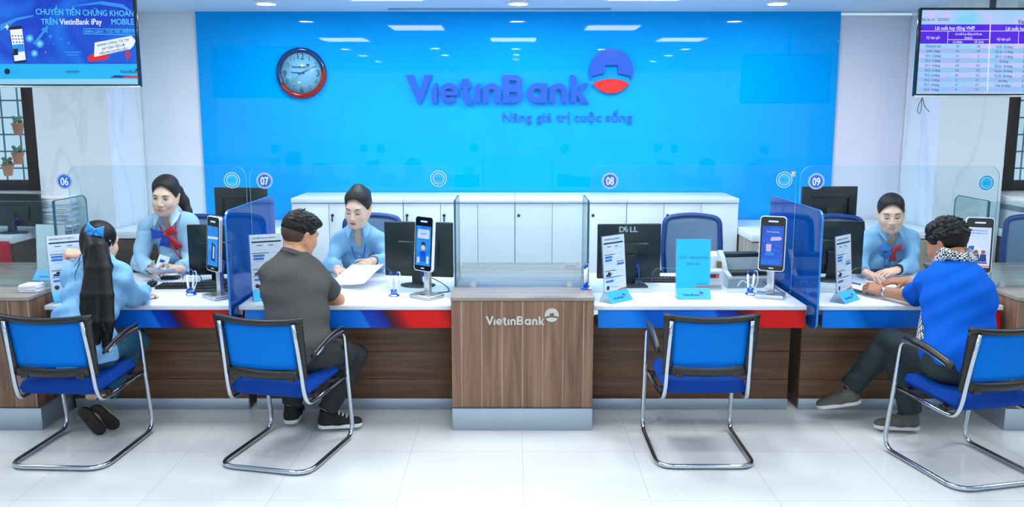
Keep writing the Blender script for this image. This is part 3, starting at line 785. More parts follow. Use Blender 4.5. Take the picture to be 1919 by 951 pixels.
for (x, y, r) in ((55, 72, 8), (74, 82, 8), (64, 100, 7), (94, 68, 3), (115, 73, 2), (128, 81, 2), (100, 82, 1.5), (85, 98, 2)):
    poly(list(reversed(arc(x, y, r, 0, 360, 16)[:-1])), 7, D + .0002); 
    if r > 5: poly(list(reversed(arc(x, y, r * .55, 0, 360, 12)[:-1])), 1, D + .0004)
# the phone in the picture
poly([(16, 50), (40, 48), (50, 114), (47, 117), (26, 119)], 6, D + .0006)
poly([(18, 56), (41, 54), (48, 112), (27, 115)], 3, D + .0010); poly([(22, 84), (44, 82), (46, 96), (24, 99)], 7, D + .0014); poly([(24, 92), (33, 91), (34, 103), (25, 104)], 6, D + .0016)
for r_ in range(3):
    for c_ in range(4):
        x = 22 + c_ * 5.6 + r_ * 1.0; y = 66 + r_ * 6
        poly([(x, y), (x + 2.6, y), (x + 2.6, y + 2.4), (x, y + 2.4)], 5, D + .0016)
poly([(12, 44), (14, 49), (18, 50), (14, 52), (13, 57), (11, 52), (7, 51), (11, 49)], 3, D + .0006)
# tag and ribbon
poly([(163, 108), (172, 101), (204, 104), (202, 111), (168, 116)], 4, D + .0004); poly([(236, 96), (242, 95), (240, 101), (245, 102), (238, 114), (238, 107), (235, 106)], 4, D + .0004)
poly([(177, 80), (246, 67), (254, 76), (250, 86), (244, 92), (176, 107)], 3, D + .0008)
poly([(156, 53), (258, 55), (258, 56), (157, 54)], 2, D); poly([(156, 63), (258, 65), (258, 66), (156, 64)], 2, D); poly([(156, 53), (157, 53), (157, 64), (156, 64)], 2, D)
def ptext(body, px, py, hpx, mt, align='C', bold=0.02, rot=0.0, xs=0.86, d=0.0018):
    q = S(px, py, d); g.text(body, hpx * PX / 0.73, Matrix.Translation(q) @ UP @ Matrix.Rotation(rot, 4, 'Z'), mt, align, bold, xs)
ptext('CHUYỂN TIỀN CHỨNG KHOÁN', 67, 27, 11, 2, 'L', .03, -0.02, .84); ptext('TRÊN', 77, 46, 11, 2, 'L', .03, 0, .84); ptext('VietinBank iPay', 112, 46, 11, 3, 'L', .03, 0, .84); ptext('MOBILE', 209, 46, 11, 2, 'L', .03, 0, .84)
ptext('ĐƠN GIẢN - TỨC THÌ - MIỄN PHÍ', 160, 62, 6, 2, 'L', .01, 0, .8)
ptext('NHANH CHÓNG, TỨC THÌ', 212, 82, 4.6, 5, 'C', .03, .18, .8, .0032); ptext('AN TOÀN TIỆN LỢI', 213, 90, 4.6, 5, 'C', .03, .18, .8, .0032); ptext('MIỄN PHÍ CHUYỂN TIỀN', 213, 98, 4.4, 5, 'C', .03, .18, .8, .0032)
ptext('VietinBank', 225, 137, 6, 5, 'L', .03, 0, .9); poly(list(reversed(arc(256.5, 131, 3, 0, 360, 12)[:-1])), 5, D + .0006)
poly(list(reversed(arc(13, 134, 5.5, 0, 360, 16)[:-1])), 6, D + .0006)
for k_, y in enumerate((132, 135, 138)): quad(20, y, 42 - 2 * k_, y + 1, 7, D + .0004)
quad(122, 133, 148, 134.5, 5, D + .0004); quad(124, 136, 146, 137, 5, D + .0004); quad(120, 97, 152, 99, 7, D); quad(125, 102, 146, 104, 7, D)
g.build('advertisement', [E_cy, E_lc, E_tx, E_wh, E_rd, E_nv, E_dk, E_mid], tvl)

b0 = at(1713, 181, Y=YT)
tvr = tv('hanging screen at upper right showing a purple table of interest rates', 2.538, 3.538, b0.z, b0.z + 0.545)
S = scr(tvr, YT)
R_bg = glow('rates_page', '#C8C4F6', 1.0, '#7FD2F6', 4.0); R_pu = glow('rates_purple', '#4A12E0', 1.0, '#5A22E4', 2); R_row = glow('rates_row_blue', '#86C4F0', 1.0, '#A8B4F2', 5); R_wh = glow('rates_white', '#E6E8FF', 1.0); R_tx = glow('rates_text', '#2A1890', 1.0)
d0 = MB(); d0.box(-.488, .488, -0.0012, -0.0002, .016, .531); d0.build('picture', R_bg, tvr)
g = MB()
OX = lambda x, y: x - (y - 20) * 0.045      # the screen's edge leans slightly on the photograph
def q4(x0, y0, x1, y1, mt, d): poly([(OX(x0, y0), y0), (OX(x1, y0), y0), (OX(x1, y1), y1), (OX(x0, y1), y1)], mt, d)
def rt(body, px, py, h, mt, align='C', bold=0.015, xs=0.8): ptext(body, OX(px, py), py, h, mt, align, bold, 0, xs, 0.0022)
for k_ in range(5): q4(1724, 91 + k_ * 18, 2000, 100 + k_ * 18, 1, D)
q4(1724, 46, 2000, 82, 0, D)
q4(1855, 46, 1857, 172, 2, D + .0004); q4(1724, 58, 2000, 59, 2, D + .0004); q4(1777, 59, 1778, 82, 2, D + .0004); q4(1777, 74, 1854, 75, 2, D + .0004); q4(1909, 59, 1910, 82, 2, D + .0004)
rt('Hiệu lực từ:   25/3/2021', 1725, 39, 5, 3, 'L'); rt('VietinBank', 1907, 45, 8, 3, 'L', .03, .9)
rt('Lãi suất huy động VNĐ', 1790, 56, 6.5, 2, 'C', .03, .86); rt('Lãi suất huy động VNĐ', 1922, 57, 6.5, 2, 'C', .03, .86)
rt('Kỳ hạn gửi', 1750, 73, 5, 2); rt('Lãi suất huy động trả lãi sau', 1816, 66, 4.5, 2, 'C', .01, .7); rt('(%/năm)', 1816, 73, 4, 2); rt('Cá Nhân', 1796, 81, 4.5, 2); rt('Tổ Chức', 1836, 81, 4.5, 2); rt('Kỳ hạn gửi', 1882, 76, 5, 2)
rows = [('Không kỳ hạn', '0.1', '0.2', 'Từ 9 - 10 tháng', '4.3'), ('Dưới 1 tháng', '0.2', '0.2', 'Từ 10 - 11 tháng', '4.3'), ('Từ 1 - 2 tháng', '3.1', '3', 'Từ 11 - 12 tháng', '4.3'), ('Từ 2 - 3 tháng', '3.1', '3', '12 tháng', '5.6'), ('Từ 3 - 4 tháng', '3.4', '3.3', 'Từ 12 - 18 tháng', '5.6'), ('Từ 4 - 5 tháng', '3.4', '3.3', 'Từ 18 - 24 tháng', '5.6'), ('Từ 5 - 6 tháng', '3.4', '3.3', 'Từ 24 - 36 tháng', '5.6'), ('Từ 6 - 7 tháng', '4', '3.7', '36 tháng', '5.6'), ('Từ 7 - 8 tháng', '4', '3.7', 'Trên 36 tháng', '5.6'), ('Từ 8 - 9 tháng', '4', '3.7', '-', '-')]
for k_, (a_, b_, c_, d_, e_) in enumerate(rows):
    y = 89 + k_ * 9.05
    rt(a_, 1751, y, 4.6, 3, 'C', .02, .78); rt(b_, 1797, y, 4.6, 3, 'C', .02); rt(c_, 1836, y, 4.6, 3, 'C', .02); rt(d_, 1884, y + 1.5, 4.6, 3, 'C', .02, .78); rt(e_, 1923, y + 1.5, 4.6, 3, 'C', .02)
g.build('rate_table', [R_pu, R_row, R_wh, R_tx], tvr)
cb = MB(); e = at(1728, 183, Y=5.66); o = Vector(tvr.location)
cb.tube(fillet([e - o, at(1722, 195, Y=5.66) - o, at(1718, 206, Y=5.66) - o, at(1722, 216, Y=5.66) - o, at(1726, 205, Y=5.66) - o, at(1727, 186, Y=5.66) - o], .02, 5), 0.002, 6)
cb.tube(fillet([e - o, at(1732, 200, Y=5.66) - o, at(1741, 210, Y=5.66) - o], .03, 5), 0.002, 6)
cb.build('loose_cable', M_dgrey, tvr)

# ------------------------------------------------------------------ visitor chairs
M_mesh = glass('blue_mesh', '#4FA8F0', 0.15, alpha=('#0A86EA', 0.72))
M_seat = mat('blue_fabric', '#063C92', 0.9, spec=.15, var=0.12, scale=220, bump=0.25)
M_frameB = mat('black_chair_plastic', '#1B1B1A', 0.35, var=0.15)
M_stick = mat('blue_sticker', '#2A7AC8', 0.5)
def visitor_chair():
    t = thing('visitor_chair', 'x', 'chair', (0, 0, 0), 0)
    w = 0.255; r = 0.0125
    side = lambda s: [(s * w, -0.16, .615), (s * w, 0.02, .655), (s * w, .19, .650), (s * w, .275, r + .004), (s * w, -.305, r + .004)]
    L = side(-1); Rr = side(1)
    path = L + list(reversed(Rr))
    MB().tube(fillet(path, [0, .09, .05, .09, .10, .10, .09, .05, .09, 0], 7), r, 12).build('cantilever_frame', M_chrome, t)
    for s in (-1, 1):
        p = [(s * .205, -.300, .80), (s * .212, -.265, .62), (s * .216, -.232, .42), (s * .22, -.20, .352), (s * .225, -.10, .352), (s * .236, .215, .375)]
        MB().tube(fillet(p, [0, .1, .08, .06, .06, 0], 6), 0.0115, 12).build('back_post', M_chrome, t)
        a = MB(); q = fillet([(s * w, -.20, .612), (s * w, -.14, .632), (s * w, .02, .667), (s * w, .165, .672)], .06, 5)
        for k_ in range(len(q) - 1):
            pass
        a.tube(q, [0.019 if 0 < i < len(q) - 1 else .014 for i in range(len(q))], 12, 0, None, False, 0.62)
        a.build('armrest', M_frameB, t)
    bl = MB()
    for f_ in (.2, .9): bl.box(-.236, .236, -.20 + .4 * f_ - .02, -.20 + .4 * f_ + .02, .362, .39, .004)
    bl.build('seat_support', M_frameB, t)
    # seat cushion: soft rounded block, front edge turned down
    n1, n2 = 22, 22; top = []; 
    def seat_pt(u, v, up):
        x = (2 * u - 1); y = (2 * v - 1)
        sq = (abs(x) ** 6 + abs(y) ** 6) ** (1 / 6) if (x or y) else 0
        k_ = 1.0
        e_ = max(0, 1 - max(abs(x), abs(y)) ** 8)
        rr = 1 - 0.03 * (abs(x * y)) ** 4 * 2
        px_ = x * .228 * rr; py_ = y * .225 * rr
        z_ = .425 + (0.042 * e_ ** .4 if up else -0.038 * e_ ** .4)
        z_ += -0.018 * max(0, y) ** 3 - 0.008 * (1 - x * x) * (1 - y * y) + .012 * y
        return (px_, py_ + .0, z_)
    P = [[seat_pt(i / n1, j / n2, True) for j in range(n2 + 1)] for i in range(n1 + 1)]; Q = [[seat_pt(i / n1, n2 / n2 - j / n2, False) for j in range(n2 + 1)] for i in range(n1 + 1)]
    s_ = MB(); s_.sheet(P); s_.sheet(Q); s_.build('seat', M_seat, t)
    # backrest
    def bp(u, z): # concave back following the posts
        tz = (z - .50) / .33
        return Vector((u * (.222 + .012 * tz), -.255 - .055 * tz + .0 - .028 * (1 - u * u) + .03, z))
    fr = MB()
    zb, zt_ = .515, .825
    loop = [bp(-1 + 2 * i / 12, zb + 0) for i in range(13)] + [bp(1, zb + (zt_ - zb) * i / 8) for i in range(1, 9)] + [bp(1 - 2 * i / 12, zt_ - .012 * (1 - (1 - 2 * i / 12) ** 2)) for i in range(1, 13)] + [bp(-1, zt_ - (zt_ - zb) * i / 8) for i in range(1, 8)]
    def rail(u0, u1, z0, z1, nu, nv, th=0.022):
        P = [[bp(u0 + (u1 - u0) * i / nu, (z0(u0 + (u1 - u0) * i / nu) if callable(z0) else z0) + ((z1(u0 + (u1 - u0) * i / nu) if callable(z1) else z1) - (z0(u0 + (u1 - u0) * i / nu) if callable(z0) else z0)) * j / nv) + Vector((0, th / 2, 0)) for j in range(nv + 1)] for i in range(nu + 1)]
        fr.sheet(P, 0, None, True, -th)
    topz = lambda u: .832 - .016 * (1 - u * u); topi = lambda u: .806 - .016 * (1 - u * u)
    lowo = lambda u: .502 - .006 * (1 - u * u); lowi = lambda u: .556 - .022 * (1 - u * u) ** .5 if abs(u) <= 1 else .55
    rail(-1.03, 1.03, topi, topz, 14, 1, .028); rail(-.86, .86, lowo, lowi, 14, 2, .03)
    rail(-1.03, -.84, .498, lambda u: topi(u) + .004, 3, 10, .026); rail(.84, 1.03, .498, lambda u: topi(u) + .004, 3, 10, .026)
    fr.box(-.13, .13, -.27, -.19, .505, .53, .006) if False else None
    fr.build('back_frame', M_frameB, t)
    for s in (-1, 1): MB().box(s * .15 - .022, s * .15 + .022, -.262, -.215, .482, .515, .008).build('back_bracket', M_frameB, t)
    ms = MB(); ms.sheet([[bp(u, z) for z in np.linspace(.545, .80, 8)] for u in np.linspace(-.86, .86, 15)], 0, None, True, 0.002); ms.build('back_mesh', M_mesh, t)
    MB().box(-w - .0135, -w + .0135, .205, .222, .485, .515, .002, 0, None).build('sticker', M_stick, t) if False else None
    return t
chair = visitor_chair()
CH = [(-2.38, 4.60, -3, 'blue mesh cantilever chair at desk 06 under the woman with the ponytail'),
      (-1.235, 4.57, -13, 'blue mesh cantilever chair at desk 07 under the man in the grey shirt'),
      (1.015, 4.62, 0, 'empty blue mesh cantilever chair at desk 08'),
      (2.365, 4.38, 13, 'blue mesh cantilever chair at the right edge under the man in the blue shirt')]
chairs = []
for i, (x, y, a, lab) in enumerate(CH):
    o = chair if i == 0 else copy_tree(chair)
    o.location = (x, y, 0); o.rotation_euler = (0, 0, math.radians(a)); tag(o, lab, 'chair', 'visitor chairs at the desks'); chairs.append(o)

# ------------------------------------------------------------------ staff chairs
M_offB = mat('navy_chair_plastic', '#0C3E86', 0.4, var=0.1)
M_offM = glass('grey_blue_mesh', '#9DB9D6', 0.1, alpha=('#8FAAC6', 0.62))
def office_chair():
    t = thing('office_chair', 'x', 'chair', (0, 0, 0))
    def bp(u, z): return Vector((u * .225, .22 + .05 * (z - .55) - .035 * (1 - u * u) * 0 + .03 * u * u, z)) if False else Vector((u * .225, -.22 - .06 * (z - .55) + .035 * u * u, z))
    fr = MB()
    zt_ = lambda u: 1.06 - .03 * u * u
    fr.tube(fillet([bp(-.92, .56), bp(-1, .8), bp(-.94, zt_(.94)), bp(-.5, zt_(.5)), bp(0, zt_(0)), bp(.5, zt_(.5)), bp(.94, zt_(.94)), bp(1, .8), bp(.92, .56)], [0, .05, .06, .05, .05, .05, .06, .05, 0], 5), .022, 10, 0, None, False, .8)
    fr.tube([bp(-.92, .56), bp(0, .55), bp(.92, .56)], .024, 10)
    fr.build('back_frame', M_offB, t)
    ms = MB(); ms.sheet([[bp(u, .56 + (zt_(u) - .57) * j / 8) for j in range(9)] for u in np.linspace(-.94, .94, 13)], 0, None, True, .003); ms.build('back_mesh', M_offM, t)
    s = MB(); s.box(-.24, .24, -.22, .25, .44, .51, .03, 0, None, 4); s.build('seat', M_seat, t)
    sp = MB(); sp.tube(fillet([(0, -.05, .43), (0, -.26, .43), (0, -.25, .60)], .06, 5), .022, 8); sp.build('back_support', M_frameB, t)
    c = MB(); c.tube([(0, 0, .09), (0, 0, .44)], .028, 12); c.build('gas_column', M_chrome, t)
    for k_ in range(5):
        a = k_ * 2 * PI / 5 + .3
        l = MB().tube([(0.02 * math.cos(a), .02 * math.sin(a), .10), (.30 * math.cos(a), .30 * math.sin(a), .07)], [.024, .016], 8).build('leg', M_frameB, t)
        MB().lathe([(.004, -.012), (.03, -.012), (.03, .012), (.004, .012)], 14, 0, TR((.30 * math.cos(a), .30 * math.sin(a), .031), (PI / 2, 0, a))).build('castor', M_black, l)
    for s_ in (-1, 1):
        MB().tube(fillet([(s_ * .2, -.02, .44), (s_ * .275, -.02, .46), (s_ * .285, -.02, .66), (s_ * .285, .12, .67)], .05, 5), .014, 8).build('armrest', M_frameB, t)
    return t
oc = office_chair()
OC = [(-2.42, 6.42, 180, 'staff chair behind desk 06 under the teller in the cardigan'), (-1.10, 6.50, 180, 'staff chair behind desk 07 under the teller with the hair bun'),
      (1.385, 6.50, 178, 'empty staff chair with grey mesh back behind desk 08'), (2.48, 6.44, 180, 'staff chair behind desk 09 its back showing under the large monitor')]
for i, (x, y, a, lab) in enumerate(OC):
    o = oc if i == 0 else copy_tree(oc)
    o.location = (x, y, 0); o.rotation_euler = (0, 0, math.radians(a)); tag(o, lab, 'chair', 'staff chairs behind the desks')

# ------------------------------------------------------------------ monitors
def monitor(label, loc, rz, w, h, logo_=False, z0=0.09, recess=False):
    t = thing('computer_monitor', label, 'monitor', loc, rz)
    # local: back towards -Y
    MB().box(-w / 2, w / 2, 0.0, 0.03, z0, z0 + h, 0.006).build('casing', M_mon, t)
    MB().box(-w / 2 + .01, w / 2 - .01, 0.0301, 0.032, z0 + .012, z0 + h - .012).build('screen', M_blackG, t)
    b = MB()
    if recess:
        fr_ = 0.07
        b.box(-w / 2 + .06, w / 2 - .06, -0.012, 0.0, z0 + h - .09, z0 + h - .06, .004); b.box(-w / 2 + .05, -w / 2 + .075, -.012, 0, z0 + .03, z0 + h - .06, .004); b.box(w / 2 - .075, w / 2 - .05, -.012, 0, z0 + .03, z0 + h - .06, .004)
    else:
        b.box(-w * .30, w * .30, -0.022, 0.0, z0 + h * .16, z0 + h * .66, 0.01)
    b.build('back_housing', M_mon, t)
    st = MB(); st.box(-.035, .035, -.045, -.02, 0.008, z0 + h * .45, .006); st.build('stand', M_black, t)
    bs = MB()
    if logo_: bs.box(-.10, .10, -.13, .07, 0, .012, .004)
    else: bs.lathe([(.001, 0), (.115, 0), (.115, .006), (.06, .014), (.001, .02)], 28, 0, TR((0, -.02, 0), (0, 0, 0), (1, .8, 1)))
    bs.build('base', M_dgrey, t)
    if logo_:
        l = MB(); M_ = TR((0.0, -0.0008, z0 + h - .052)) @ UP
        l.text('D', .05, M_ @ Matrix.Translation((-.052, 0, 0)), 0, 'C', .05, 1.05); l.text('E', .048, M_ @ Matrix.Translation((-.016, .004, 0)) @ Matrix.Rotation(.45, 4, 'Z'), 0, 'C', .05, 1); l.text('L', .05, M_ @ Matrix.Translation((.014, 0, 0)), 0, 'C', .05, 1.1); l.text('L', .05, M_ @ Matrix.Translation((.041, 0, 0)), 0, 'C', .05, 1.1)
        l.build('maker_lettering', M_silver, t)
    sk = MB(); sk.box(.035, .06, -.035, -.022, z0 + h * .2, z0 + h * .28, .002); sk.tube(fillet([(.047, -.04, z0 + h * .24), (.05, -.09, z0 + .05), (.04, -.08, .02), (.09, .0, .006)], .05, 5), .004, 6)
    sk.build('cable', [mat('blue_plug', '#1C3FA8', .4)], t)
    return t
monitor('dark monitor seen from behind between teller 06 and her customer', (-1.98, 5.72, ZD), math.radians(12), .36, .34, z0=.045)
monitor('wide dark monitor seen from behind on desk 07', (-.62, 5.60, ZD), math.radians(-10), .46, .36, z0=.055)
monitor('dark monitor with silver maker lettering on desk 08', (.76, 5.62, ZD), math.radians(5), .42, .36, True, z0=.04)
monitor('dark monitor on desk 09 beside the blue divider', (2.14, 5.78, ZD), math.radians(-4), .42, .36, z0=.04)
monitor('large black monitor on the return cabinet left of teller 07', (-2.20, 6.98, .90), math.radians(-6), .44, .30, z0=.05, recess=True)
monitor('large black monitor on the return cabinet left of the teller with the sky blue scarf', (2.55, 6.98, .90), math.radians(5), .46, .30, z0=.06, recess=True)
mo = monitor('small dark monitor on the cabinet under the left window', (-3.98, 6.88, .90), math.radians(-8), .46, .26, z0=.05)

# keyboards, mice
M_key = mat('black_keys', '#0F1214', 0.5)
def keyboard(label, loc, rz):
    t = thing('keyboard', label, 'keyboard', loc, rz)
    MB().box(-.22, .22, -.07, .07, 0, .016, .005).build('case', M_black, t)
    k_ = MB()
    for r_ in range(5):
        for c_ in range(19):
            k_.box(-.208 + c_ * .0220, -.208 + c_ * .0220 + .0185, -.058 + r_ * .0235, -.058 + r_ * .0235 + .019, .0155, .023, .003, 0, None, 1)
    k_.build('keys', M_key, t); return t
keyboard('black keyboard beside the mouse on desk 06', (-2.08, 5.53, ZD), math.radians(4))
keyboard('black keyboard in front of the monitor on desk 08', (1.02, 5.74, ZD), math.radians(-3))
t = thing('computer_mouse', 'black computer mouse beside the keyboard on desk 06', 'mouse', (-2.355, 5.56, ZD + .0), .3)
m = MB(); m.ell((0, 0, .019), (.034, .058, .0185)); m.build('shell', M_blackG, t)
m = MB(); m.lathe([(.001, -.004), (.008, -.004), (.008, .004), (.001, .004)], 12, 0, TR((0, .03, .0335), (0, PI / 2, 0))); m.build('scroll_wheel', M_dgrey, t)
tag(MB().box(-.06, .06, -.03, .03, 0, .02, .006).build('card_reader', M_black, None, (-2.33, 5.80, ZD)), 'small black card reader on desk 06 in front of the teller', 'card reader')
t = thing('document_tray', 'small dark tablet tray at the front of desk 06 beside the keyboard', 'tray', (-1.93, 5.40, ZD), 0.1)
MB().box(-.13, .13, -.05, .05, 0, .018, .005).build('body', M_dgrey, t)
MB().box(-.11, .11, -.035, .035, .018, .0195, .0005).build('plate', M_mon, t)

# phone-shaped display stands
def kiosk(label, loc, rz, screen):
    t = thing('display_stand', label, 'display stand', loc, rz)
    b = MB(); b.box(-.085, .085, -.07, .07, 0, .022, .006); b.build('base', M_silver, t)
    c = MB(); c.box(-.022, .022, -.005, .025, .02, .20, .006); c.box(-.03, .03, -.01, .03, .20, .235, .006); c.build('column', M_silver, t)
    bl = MB(); bl.box(-.02, .02, -.045, -.025, .022, .0235, .0005); bl.build('button_plate', M_dgrey, t)
    T = TR((0, -.012, .165), (math.radians(-4), 0, 0))
    def dv(nm, mats, f): o = f.build(nm, mats, t); return o
    m = MB(); m.prism(rrect(-.077, .077, 0, .335, .02, 5), .020, T @ UP); dv('shell', M_trimw, m)
    m = MB(); m.prism(rrect(-.072, .072, .005, .33, .017, 5), .0015, T @ Matrix.Translation((0, -.020, 0)) @ UP); dv('front', M_blackG, m)
    sm = MB(); TS = T @ Matrix.Translation((0, -.0218, 0)) @ UP
    sm.flat([(-.063, .035), (.063, .035), (.063, .275), (-.063, .275)], TS, 0)
    mats = screen(sm, T @ Matrix.Translation((0, -.0222, 0)) @ UP)
    dv('screen', mats, sm)
    m = MB(); m.prism(rrect(-.03, .03, .298, .308, .005, 3), .001, T @ Matrix.Translation((0, -.0215, 0)) @ UP); m.flat([(-.014, .016), (.014, .016), (.014, .022), (-.014, .022)], T @ Matrix.Translation((0, -.0218, 0)) @ UP); dv('speaker_slot', M_trimw, m)
    return t
K_bl = glow('kiosk_blue', '#1448C8', 1.0, '#0E62E0', 9); K_cy = glow('kiosk_cyan', '#2E9CF0', 1.0, '#1E78E0', 8); K_wt = glow('kiosk_page', '#D4E4FA', 1.0, '#B4D0F4', 8); K_pk = glow('kiosk_pale', '#C8B8F0', 1.0); K_dk = glow('kiosk_navy', '#142C7C', 1.0)
def scr_ad(m, M):
    m.text('CHUYỂN TIỀN CHỨNG KHOÁN', .0095, M @ Matrix.Translation((0, .252, 0)), 1, 'C', .02, .8); m.text('TRÊN VietinBank iPay', .0105, M @ Matrix.Translation((0, .236, 0)), 2, 'C', .03, .8)
    m.flat([(-.012, .185), (.045, .19), (.054, .2), (.045, .212), (-.008, .208)], M, 3); m.flat([(-.035, .12), (-.005, .12), (-.005, .165), (-.035, .165)], M, 3); m.flat([(-.04, .095), (.012, .095), (.012, .115), (-.04, .115)], M, 1)
    for k_ in range(9): m.flat([(x_ * .004 + random.uniform(-.05, .05), y_ * .004 + .1 + .013 * k_) for x_, y_ in ((0, 0), (1, 0), (1, 1), (0, 1))][:0] or [(-.05 + .012 * k_, .18 - .007 * ((k_ * 5) % 9)), (-.047 + .012 * k_, .18 - .007 * ((k_ * 5) % 9)), (-.047 + .012 * k_, .183 - .007 * ((k_ * 5) % 9)), (-.05 + .012 * k_, .183 - .007 * ((k_ * 5) % 9))], M, 2)
    for y in (.045, .055, .065): m.flat([(-.055, y), (.055, y), (.055, y + .004), (-.055, y + .004)], M, 1)
    return [K_bl, K_cy, K_wt, K_pk]
def scr_figure(m, M):
    m.flat(rrect(-.05, .05, .20, .255, .008), M, 1); m.text('VietinBank', .014, M @ Matrix.Translation((0, .225, 0)), 2, 'C', .03, .8)
    m.flat([(-.02, .06), (.022, .06), (.026, .11), (.012, .125), (-.01, .125), (-.024, .11)], M, 2); m.flat(arc(0, .145, .017, 0, 360, 16)[:-1], M, 3); m.flat([(-.018, .155), (.018, .155), (.016, .178), (-.016, .178)], M, 4)
    m.flat([(-.05, .05), (-.028, .05), (-.028, .085), (-.05, .085)], M, 1); m.flat([(.03, .05), (.05, .05), (.05, .095), (.03, .095)], M, 1)
    return [K_cy, K_wt, K_bl, glow('kiosk_skin', '#E8C8A8', 1.0), K_dk]
def scr_plain(m, M):
    m.flat([(-.063, .195), (.063, .200), (.063, .215), (-.063, .21)], M, 1); m.flat([(-.02, .07), (.03, .06), (.035, .16), (-.01, .18)], M, 2); m.flat([(.0, .08), (.02, .08), (.024, .15), (.005, .16)], M, 1)
    return [K_cy, K_wt, K_dk]
def scr_page(m, M):
    m.text('GIỚI THIỆU BẠN NGAY', .0105, M @ Matrix.Translation((0, .252, 0)), 1, 'C', .03, .8); m.text('TIỀN THƯỞNG VỀ TAY', .0105, M @ Matrix.Translation((0, .236, 0)), 1, 'C', .03, .8)
    m.flat([(-.055, .135), (-.025, .14), (-.025, .165), (-.055, .16)], M, 1)
    for x in (-.012, .026):
        m.flat([(x - .022, .07), (x + .02, .07), (x + .016, .115), (x - .014, .115)], M, 2); m.flat(arc(x, .128, .012, 0, 360, 14)[:-1], M, 3)
    m.flat([(-.055, .058), (.05, .058), (.05, .068), (-.055, .068)], M, 1); m.flat([(.01, .04), (.063, .04), (.063, .046), (.01, .046)], M, 4)
    return [K_wt, glow('kiosk_royal', '#2A50C0', 1.0), K_dk, glow('kiosk_brown', '#8A5A48', 1.0), E_rd]
kiosk('phone shaped display on a silver stand at the right end of desk 06', (-1.80, 5.20, ZD), math.radians(-44), scr_plain)
kiosk('phone shaped display on a silver stand in front of the wide monitor on desk 07', (-.53, 5.21, ZD), math.radians(-40), scr_figure)
kiosk('phone shaped display with dark blue advert on a silver stand on desk 08', (1.575, 5.22, ZD), math.radians(-22), scr_ad)
kiosk('phone shaped display with white page behind the shoulder of the man in blue', (2.79, 5.16, ZD), math.radians(-18), scr_page)

# pens in white and blue holders
def pen_set(label, loc, rz):
    t = thing('pen_holder', label, 'pen holder', loc, rz)
    MB().lathe([(.001, 0), (.032, 0), (.03, .008), (.016, .014), (.014, .03), (.001, .03)], 24).build('base', M_navy, t)
    MB().lathe([(.001, .0), (.022, .0), (.018, .006), (.001, .008)], 20, 0, TR((0, -.02, .004))).build('front_badge', M_wsign, t)
    for s in (-1, 1):
        p = MB().tube([(s * .012, 0, .02), (s * .020, 0, .13)], [.008, .0068], 10).build('pen', M_wsign, t)
        MB().tube([(s * .020, 0, .128), (s * .0215, 0, .15)], [.0075, .006], 10).build('pen_cap', M_navy, p)
        MB().tube([(s * .0115, 0, .018), (s * .014, 0, .042)], [.0085, .0084], 10).build('pen_grip', M_navy, p)
    MB().tube(fillet([(.0215, 0, .148), (.035, .0, .15), (.045, -.01, .10), (.03, -.012, .05), (.012, -.012, .02)], .03, 6), .0028, 7).build('coil_cord', M_wsign, t)
    return t
pen_set('pair of white and blue counter pens on desk 06 by the keyboard', (-2.0, 5.28, ZD), .1)
pen_set('pair of white and blue counter pens in front of the wide monitor', (-.735, 5.25, ZD), 0)
pen_set('pair of white and blue counter pens before the banknote counting machine', (1.475, 5.30, ZD), 0)
pen_set('white and blue counter pens at the right corner of the central counter', (.435, 5.12, ZT), 1.2)

# leaflet stands
def leaflet_art(m, M, w, h):
    m.flat([(-w / 2, 0), (w / 2, 0), (w / 2, h), (-w / 2, h)], M, 0)
    M2 = M @ Matrix.Translation((0, 0, .0006))
    m.text('SẢN PHẨM, DỊCH VỤ TIỆN ÍCH', w * .062, M2 @ Matrix.Translation((-w * .42, h * .925, 0)), 2, 'L', .03, .8)
    m.flat([(-w * .45, h * .855), (w * .42, h * .855), (w * .46, h * .868), (w * .42, h * .882), (-w * .45, h * .882)], M2, 2)
    for (y, x0, x1) in ((.80, -.30, -.12), (.80, .05, .2), (.66, -.45, .05), (.52, .1, .45), (.37, -.45, .05), (.25, -.45, .3)): m.flat([(w * x0, h * y), (w * x1, h * y), (w * x1, h * (y + .012)), (w * x0, h * (y + .012))], M2, 2)
    for (y, x0, x1) in ((.60, -.42, -.08), (.545, -.42, -.1), (.46, .12, .44), (.17, -.42, -.15)): m.flat(rrect(w * x0, w * x1, h * y, h * (y + .04), h * .008, 3), M2, 1)
    m.flat([(-w * .15, h * .16), (-w * .05, h * .19), (-w * .15, h * .22)], M2, 1)
    for k_ in range(14):
        y = .77 - k_ * .052; x0 = (-.02, -.42)[k_ % 2] + .05; m.flat([(w * x0, h * y), (w * (x0 + .36), h * y), (w * (x0 + .36), h * (y + .006)), (w * x0, h * (y + .006))], M2, 3)
    m.flat([(-w * .42, h * .28), (-w * .2, h * .27), (-w * .14, h * .33), (-w * .24, h * .345), (-w * .4, h * .31)], M2, 2); m.flat(arc(-w * .27, h * .335, w * .045, 0, 360, 12)[:-1], M2, 2)
    m.flat(arc(-w * .34, h * .075, w * .07, 0, 360, 14)[:-1], M2, 4); m.flat([(-w * .2, h * .07), (w * .2, h * .07), (w * .2, h * .08), (-w * .2, h * .08)], M2, 3)
    m.flat([(0, 0), (w * .5, 0), (w * .5, h * .045), (w * .2, h * .03)], M2, 5)
M_lf = mat('leaflet_paper', '#CFE2F2', 0.35, var=0.05, scale=12); M_lf3 = mat('leaflet_grey_print', '#9FBAD2', 0.5); M_lf4 = mat('leaflet_maroon', '#5A2A28', 0.5); M_lf5 = mat('leaflet_orange', '#C46A48', 0.5)
